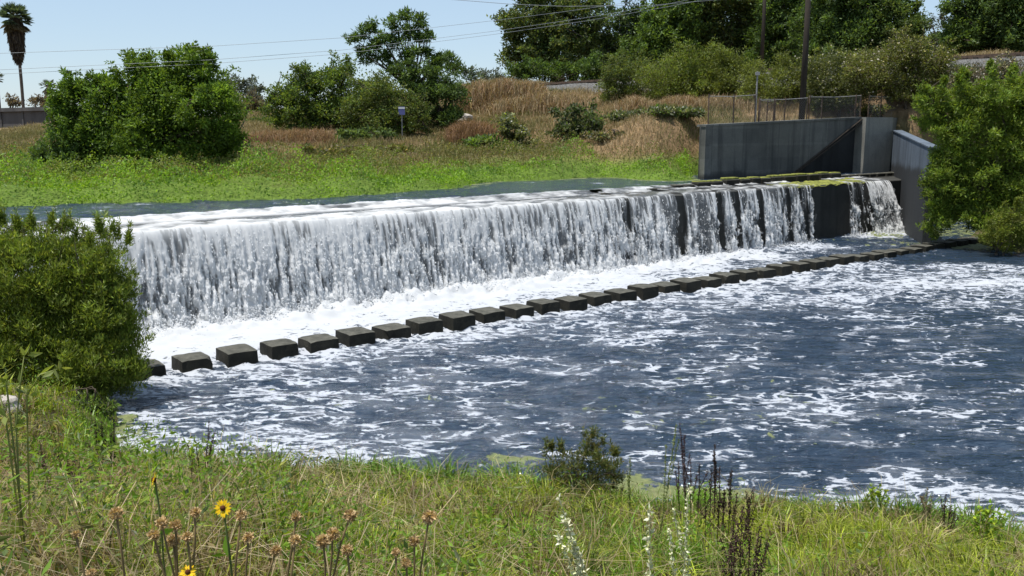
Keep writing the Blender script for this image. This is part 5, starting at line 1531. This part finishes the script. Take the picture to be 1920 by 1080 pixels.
# ------------------------------------------------------------------ dried flower plants, close to the camera
def head(T, c, r, cols=((.48, .34, .18), (.60, .46, .27), (.36, .24, .12))):
    rg = np.random.default_rng(int(abs(c[0]) * 1e4) % 9999)
    n = 130
    d = unit(rg.normal(size=(n, 3))); d[:, 2] *= .9
    P = np.array(c)[None] + d * r * .55 * rg.uniform(.6, 1, (n, 1))
    v, f, cc = leaf_arrays(P, np.full(n, r * .62) * rg.uniform(.7, 1.3, n), np.full(n, r * .42), d + rg.normal(size=(n, 3)) * .55 + np.array([0, 0, .25]), pal(n, cols, .2, rg), rg)
    h = np_mesh('seed_head', v, f, M['dry'], T, cc)
    return h
def dried(label, Y, root_px, heads, r=.021, col=(.22, .16, .08), thick=.0035):
    rx = at_y(root_px + random.uniform(-50, 50), 1080, Y)[0]; g = hz(rx, Y)
    root = np.array([rx, Y + .05, g - .02])
    T = thing('dried_flower_plant', label, 'dried flower', root, 'dried flower plants on the near bank')
    st = MB(); rr = random.Random(int(root_px))
    hs = [at_y(px, py, Y + dy) for px, py, dy in heads]
    mean = np.mean(hs, axis=0)
    fork = root * .45 + mean * .55 + np.array([0, 0, -.05])
    if len(hs) > 1: st.tube(curve(root, fork, (rr.uniform(-.02, .02), 0, 0), 4, .004, rr), thick * 1.25, 6, col)
    else: fork = root
    for h_ in hs:
        st.tube(curve(fork, h_, (rr.uniform(-.04, .04), 0, -.03 if len(hs) > 1 else .03), 6, .003, rr), thick, 6, col)
    st.build('stem', M['dry'], T, True)
    for h_ in hs: head(T, h_, r * rr.uniform(.85, 1.15))
    # a few shrivelled leaves
    lv = MB(); n = 7
    rg = np.random.default_rng(int(root_px))
    t = rg.random(n)[:, None]; P = root * (1 - t) + fork * t + rg.normal(size=(n, 3)) * .004
    v, f, cc = leaf_arrays(P, rg.uniform(.03, .06, n), rg.uniform(.008, .014, n), rg.normal(size=(n, 3)) + np.array([0, 0, -.2]), pal(n, [(.25, .17, .09), (.16, .15, .05)], .2, rg), rg)
    np_mesh('withered_leaves', v, f, M['dry'], T, cc)
dried('single tan dried flower head on a stem near the left edge', 2.6, 250, [(218, 963, 0)])
dried('cluster of dried flower heads just left of the open yellow flower', 2.5, 310, [(303, 981, 0), (329, 985, .03), (366, 961, .05), (351, 1007, 0), (325, 1014, .04), (288, 1004, .06)])
dried('dried flower head on a slanting stem just right of the open yellow flower', 2.55, 372, [(452, 967, 0)])
dried('drooping rusty stem with three dried heads right of the open yellow flower', 2.5, 430, [(556, 969, 0), (518, 1032, -.03), (466, 1008, .02)])
dried('single low dried head below the drooping rusty stem', 2.45, 545, [(553, 1013, 0)])
dried('branching stem with three dried heads in the bottom centre left', 2.6, 560, [(657, 966, 0), (624, 1002, 0), (606, 1014, .02)])
dried('straight stem with one round dried head under the branching stem', 2.5, 650, [(651, 1031, 0)])
dried('two stacked dried heads, the rightmost tan pair in the grass', 2.55, 772, [(805, 970, 0), (777, 1015, 0), (762, 1056, .02)])
dried('low reddish dried head left of the rightmost tan pair', 2.5, 735, [(742, 1036, 0)], .017)
dried('half hidden dried head at the bottom left corner', 2.4, 170, [(172, 1074, 0), (142, 1002, .1)], .016)
# yellow flowers
def sunflower(label, Y, px, py, face, r, rootpx):
    c = at_y(px, py, Y); rx = at_y(rootpx, 1080, Y)[0]; root = np.array([rx, Y + .06, hz(rx, Y + .06) - .02])
    T = thing('yellow_flower', label, 'flower', root, 'yellow daisy flowers on the near bank')
    face = unit(np.array(face, float)); a = unit(np.cross(face, [0, 0, 1.0])); b_ = np.cross(a, face)
    n = 19; rg = np.random.default_rng(int(px))
    P = []; D = []
    for i in range(n):
        t = 2 * math.pi * i / n + rg.uniform(-.1, .1); d_ = a * math.cos(t) + b_ * math.sin(t)
        P.append(c + d_ * r * .26); D.append(d_ + face * rg.uniform(-.15, .25))
    v, f, cc = leaf_arrays(np.array(P), np.full(n, r * .78) * rg.uniform(.85, 1.1, n), np.full(n, r * .30), np.array(D), pal(n, [(.80, .50, .015), (.86, .60, .03)], .06, rg), rg)
    # petals lie in the plane of the flower
    for i in range(n):
        d_ = unit(np.array(D[i])); s_ = unit(np.cross(d_, face)); w_ = r * .15
        v[4 * i + 1] = P[i] + d_ * r * .38 + s_ * w_; v[4 * i + 3] = P[i] + d_ * r * .38 - s_ * w_
    np_mesh('petals', v, f, M['petal'], T, cc)
    m = MB(); 
    q = c + face * r * .05
    m.ball(q, r * .30, 1, 1, 1, 10, 7, .08, (.10, .035, .015)); m.build('flower_centre', M['dry'], T, True)
    st = MB(); st.tube(curve(root, c - face * r * .1, (.02, .02, .05), 6, .004), .004, 6, (.12, .15, .05)); st.build('stem', M['dry'], T, True)
    n = 6; t = rg.uniform(.3, .85, n)[:, None]; P = root * (1 - t) + c * t
    v, f, cc = leaf_arrays(P, rg.uniform(.05, .09, n), rg.uniform(.025, .04, n), rg.normal(size=(n, 3)) + np.array([0, 0, .2]), pal(n, BG, .15, rg), rg)
    np_mesh('leaves', v, f, M['leaf'], T, cc)
sunflower('open yellow daisy with dark centre facing the viewer', 2.9, 418, 953, (-.1, -.9, .35), .032, 430)
sunflower('yellow daisy seen from the side near the left shore', 3.4, 289, 900, (-.92, -.25, .3), .036, 295)
sunflower('yellow daisy half cut off by the bottom edge', 2.5, 352, 1073, (.1, -.6, .8), .026, 360)

# ------------------------------------------------------------------ dark dry dock stalks and other tall weeds
def spikes(name, label, cat, Y, stalks, cols, r=.012, stem=.004, group=None, grain=.016, base_dy=0, leafy=None):
    """stalks: (px_root, px_top, py_top, share of the stalk carrying seed)"""
    x0 = at_y(stalks[0][0], 900, Y)[0]
    T = thing(name, label, cat, (x0, Y, hz(x0, Y)), group)
    rr = random.Random(int(stalks[0][1]) + 1); rg = np.random.default_rng(int(stalks[0][1]) + 2)
    for pr, pt, py, sh in stalks:
        V = []; Fs = []; C = []; k = 0; tb = MB()
        Yk = Y + rr.uniform(-.15, .15)
        x = at_y(pr, 900, Yk)[0]; a = np.array([x, Yk, hz(x, Yk) - .03]); b_ = at_y(pt, py, Yk)
        P = curve(a, b_, (rr.uniform(-.04, .04), 0, 0), 8, .004, rr)
        tb.tube(P, [stem * (1 - .06 * i) for i in range(9)], 5, cols[0])
        lines = [(P, sh)]
        for q in range(rr.randint(1, 3)):     # side spikes
            i0 = rr.randint(4, 6); s0 = P[i0]; e0 = s0 + (b_ - s0) * rr.uniform(.5, .85) + np.array([rr.uniform(-.09, .09), 0, 0])
            B = curve(s0, e0, (0, 0, 0), 5, .003, rr); tb.tube(B, stem * .6, 4, cols[0]); lines.append((B, .85))
        for Q, s_h in lines:
            Q = np.array(Q); Ln = np.linalg.norm(Q[-1] - Q[0]); n = max(10, int(Ln * s_h / grain * 5))
            t = 1 - rg.random(n) * s_h; u = t * (len(Q) - 1); i = np.minimum(u.astype(int), len(Q) - 2); fr = (u - i)[:, None]
            pp = Q[i] * (1 - fr) + Q[i + 1] * fr
            taper = (1.15 - t)[:, None]
            pp = pp + rg.normal(size=(n, 3)) * r * taper
            v, f, c = leaf_arrays(pp, grain * rg.uniform(.6, 1.4, n), grain * .6 * rg.uniform(.6, 1.4, n), rg.normal(size=(n, 3)) + np.array([0, 0, .5]), pal(n, cols, .25, rg), rg)
            V.append(v); Fs.append(f + k); C.append(c); k += len(v)
        sv_, sf_, sc_ = np.concatenate(V), np.concatenate(Fs), np.concatenate(C)
        tb.v += [tuple(q) for q in sv_]; tb.f += [[int(i) + len(tb.v) - len(sv_) for i in f_] for f_ in sf_]; tb.c += [tuple(q) for q in sc_]
        tb.build('seed_stalk', M['dry'], T, False, False)
    if leafy:
        n, h0, ln, lc = leafy
        t = rg.uniform(0, h0, n); st_ = [stalks[i] for i in rg.integers(0, len(stalks), n)]
        P = []
        for (pr, pt, py, sh), tt in zip(st_, t):
            x = at_y(pr, 900, Y)[0]; a = np.array([x, Y, hz(x, Y)]); P.append(a * (1 - tt) + at_y(pt, py, Y) * tt)
        v, f, c = leaf_arrays(np.array(P), ln * rg.uniform(.6, 1.3, n), ln * .3 * rg.uniform(.6, 1.2, n), rg.normal(size=(n, 3)) + np.array([0, 0, .4]), pal(n, lc, .2, rg), rg)
        np_mesh('leaves', v, f, M['leaf'], T, c)
DK = [(.035, .022, .02), (.06, .038, .032), (.085, .055, .045)]
DKR = [(.07, .035, .035), (.10, .055, .05), (.045, .03, .03)]
DG = 'dark dry weed stalks on the near bank'
spikes('dry_weed', 'dark brown dry stalk with forked spikes at the left shore', 'dry weed', 9.5, [(378, 392, 790, .5), (372, 368, 838, .5), (384, 398, 818, .45), (365, 352, 832, .4)], DK, .016, .005, DG)
spikes('dry_weed', 'dark leafy weed beside the big left bush at the shore', 'dry weed', 11.5, [(192, 178, 792, .7), (198, 190, 790, .7), (205, 215, 800, .6), (185, 165, 830, .6), (205, 208, 850, .5)], [(.05, .05, .025), (.08, .07, .04), (.04, .035, .02)], .03, .006, DG, .03, leafy=(60, .9, .09, DARK + OLIVE))
spikes('dry_weed', 'tall thin purple brown stalk left of the dense dark cluster', 'dry weed', 9.0, [(1292, 1274, 793, .55), (1296, 1282, 820, .5), (1288, 1272, 865, .4), (1300, 1295, 860, .4)], DKR, .012, .0045, DG)
spikes('dry_weed', 'dense cluster of dark dry stalks right of the white flower spikes', 'dry weed', 8.2, [(1345, 1340, 832, .6), (1352, 1350, 876, .6), (1338, 1334, 880, .6), (1365, 1372, 880, .55), (1372, 1382, 925, .6), (1360, 1358, 920, .7), (1392, 1412, 915, .35), (1380, 1395, 950, .6), (1330, 1322, 915, .5), (1310, 1312, 870, .45), (1400, 1404, 960, .6)], DK, .017, .005, DG, .02)
spikes('dry_weed', 'dark brown seed tangle at the bottom right of the centre', 'dry weed', 5.2, [(1400, 1392, 960, .8), (1410, 1405, 945, .8), (1420, 1425, 985, .8), (1430, 1440, 1010, .8), (1395, 1380, 1000, .8), (1385, 1375, 985, .8)], DKR + DK, .02, .004, DG, .016)
spikes('dry_weed', 'lone dark dry stalk at the right shore', 'dry weed', 9.6, [(1786, 1774, 926, .55), (1788, 1782, 950, .5), (1784, 1790, 960, .4)], DK, .013, .005, DG)
spikes('dry_weed', 'pale brown thin stalk left of the lone dark stalk at the right shore', 'dry weed', 10.5, [(1740, 1738, 916, .6), (1744, 1748, 930, .5), (1736, 1732, 925, .6)], [(.22, .18, .11), (.16, .13, .08)], .02, .004, DG, .025)
spikes('dry_weed', 'brown tangled dry stems at the left below the big bush', 'dry weed', 9.0, [(80, 75, 830, .7), (105, 110, 835, .7), (130, 125, 850, .7), (150, 148, 865, .7), (95, 85, 855, .7), (120, 140, 880, .7)], [(.12, .07, .055), (.16, .10, .08), (.08, .055, .045)], .03, .004, DG, .022)
WF = [(.62, .60, .42), (.72, .70, .54), (.36, .38, .18)]
spikes('flower_spike', 'leaning pale stem with white blossoms at the bottom centre', 'flower spike', 2.7, [(1225, 1048, 932, .85)], WF, .009, .0025, 'white flower spikes', .019)
spikes('flower_spike', 'curved white flower spike right of the leaning pale stem', 'flower spike', 2.7, [(1240, 1218, 955, .8)], WF, .009, .0025, 'white flower spikes', .019)
spikes('flower_spike', 'thin white flower spike in front of the dark stalk cluster', 'flower spike', 3.2, [(1305, 1292, 915, .8)], WF, .007, .002, 'white flower spikes', .014)
spikes('flower_spike', 'arching green budding spike beside the purple brown stalk', 'flower spike', 6.5, [(1222, 1268, 795, .75), (1195, 1182, 858, .7)], [(.16, .19, .05), (.22, .24, .08)], .007, .003, 'white flower spikes', .014, leafy=(14, .5, .10, BG))
spikes('grass_tuft', 'upright green tuft at the right shore water edge', 'grass tuft', 11.8, [(1640, 1636, 905, .8), (1648, 1650, 912, .8), (1655, 1660, 920, .8), (1632, 1626, 920, .8)], YG[:2] + BG[:1], .02, .003, None, .05)
spikes('grass_tuft', 'tall green grass tuft near the right edge', 'grass tuft', 9.6, [(1850, 1842, 950, .85), (1860, 1858, 945, .85), (1842, 1832, 965, .85), (1868, 1870, 958, .85)], YG[:2] + BG[:2], .025, .003, None, .06)
# leafy weed at the left edge
Yw = 5.2; x0 = at_y(30, 900, Yw)[0]
T = thing('leafy_weed', 'yellow green leafy weed with long stems at the left edge', 'weed', (x0, Yw, hz(x0, Yw)))
st = MB(); P_ = []; D_ = []
for pts in (((25, 900), (30, 800), (38, 720), (45, 668)), ((30, 830), (50, 742), (75, 702), (108, 692)), ((28, 850), (10, 780), (-5, 725)), ((32, 860), (12, 720), (10, 690))):
    q = [at_y(a, b_, Yw) for a, b_ in pts]; q[0][2] = min(q[0][2], hz(q[0][0], Yw) + .02)
    st.tube(q, [.006, .005, .004, .0025][:len(q)], 6, (.26, .29, .10))
    for p in q[1:]:
        for _ in range(5): P_.append(p + rng.normal(size=3) * .008); D_.append(rng.normal(size=3) + np.array([0, -.2, .4]))
st.build('stem', M['dry'], T, True)
n = len(P_); v, f, c = leaf_arrays(np.array(P_), rng.uniform(.05, .11, n), rng.uniform(.022, .04, n), np.array(D_), pal(n, [(.20, .24, .05), (.15, .20, .045), (.26, .27, .09)], .15))
np_mesh('leaves', v, f, M['leaf'], T, c)

# ------------------------------------------------------------------ haze
def haze(dens):
    b = MB(); b.box(-420, 420, -40, 560, -2.2, 40)
    m, nt = new_mat('haze_air')
    vol = nt.nodes.new('ShaderNodeVolumePrincipled')
    vol.inputs['Color'].default_value = (.80, .87, .95, 1); vol.inputs['Density'].default_value = dens; vol.inputs['Anisotropy'].default_value = .2
    o_ = nt.nodes.new('ShaderNodeOutputMaterial'); L(nt, vol.outputs[0], o_.inputs['Volume'])
    o = b.build('haze', m); tag(o, kind='stuff')
HAZE = 0.0
if HAZE > 0: haze(HAZE)
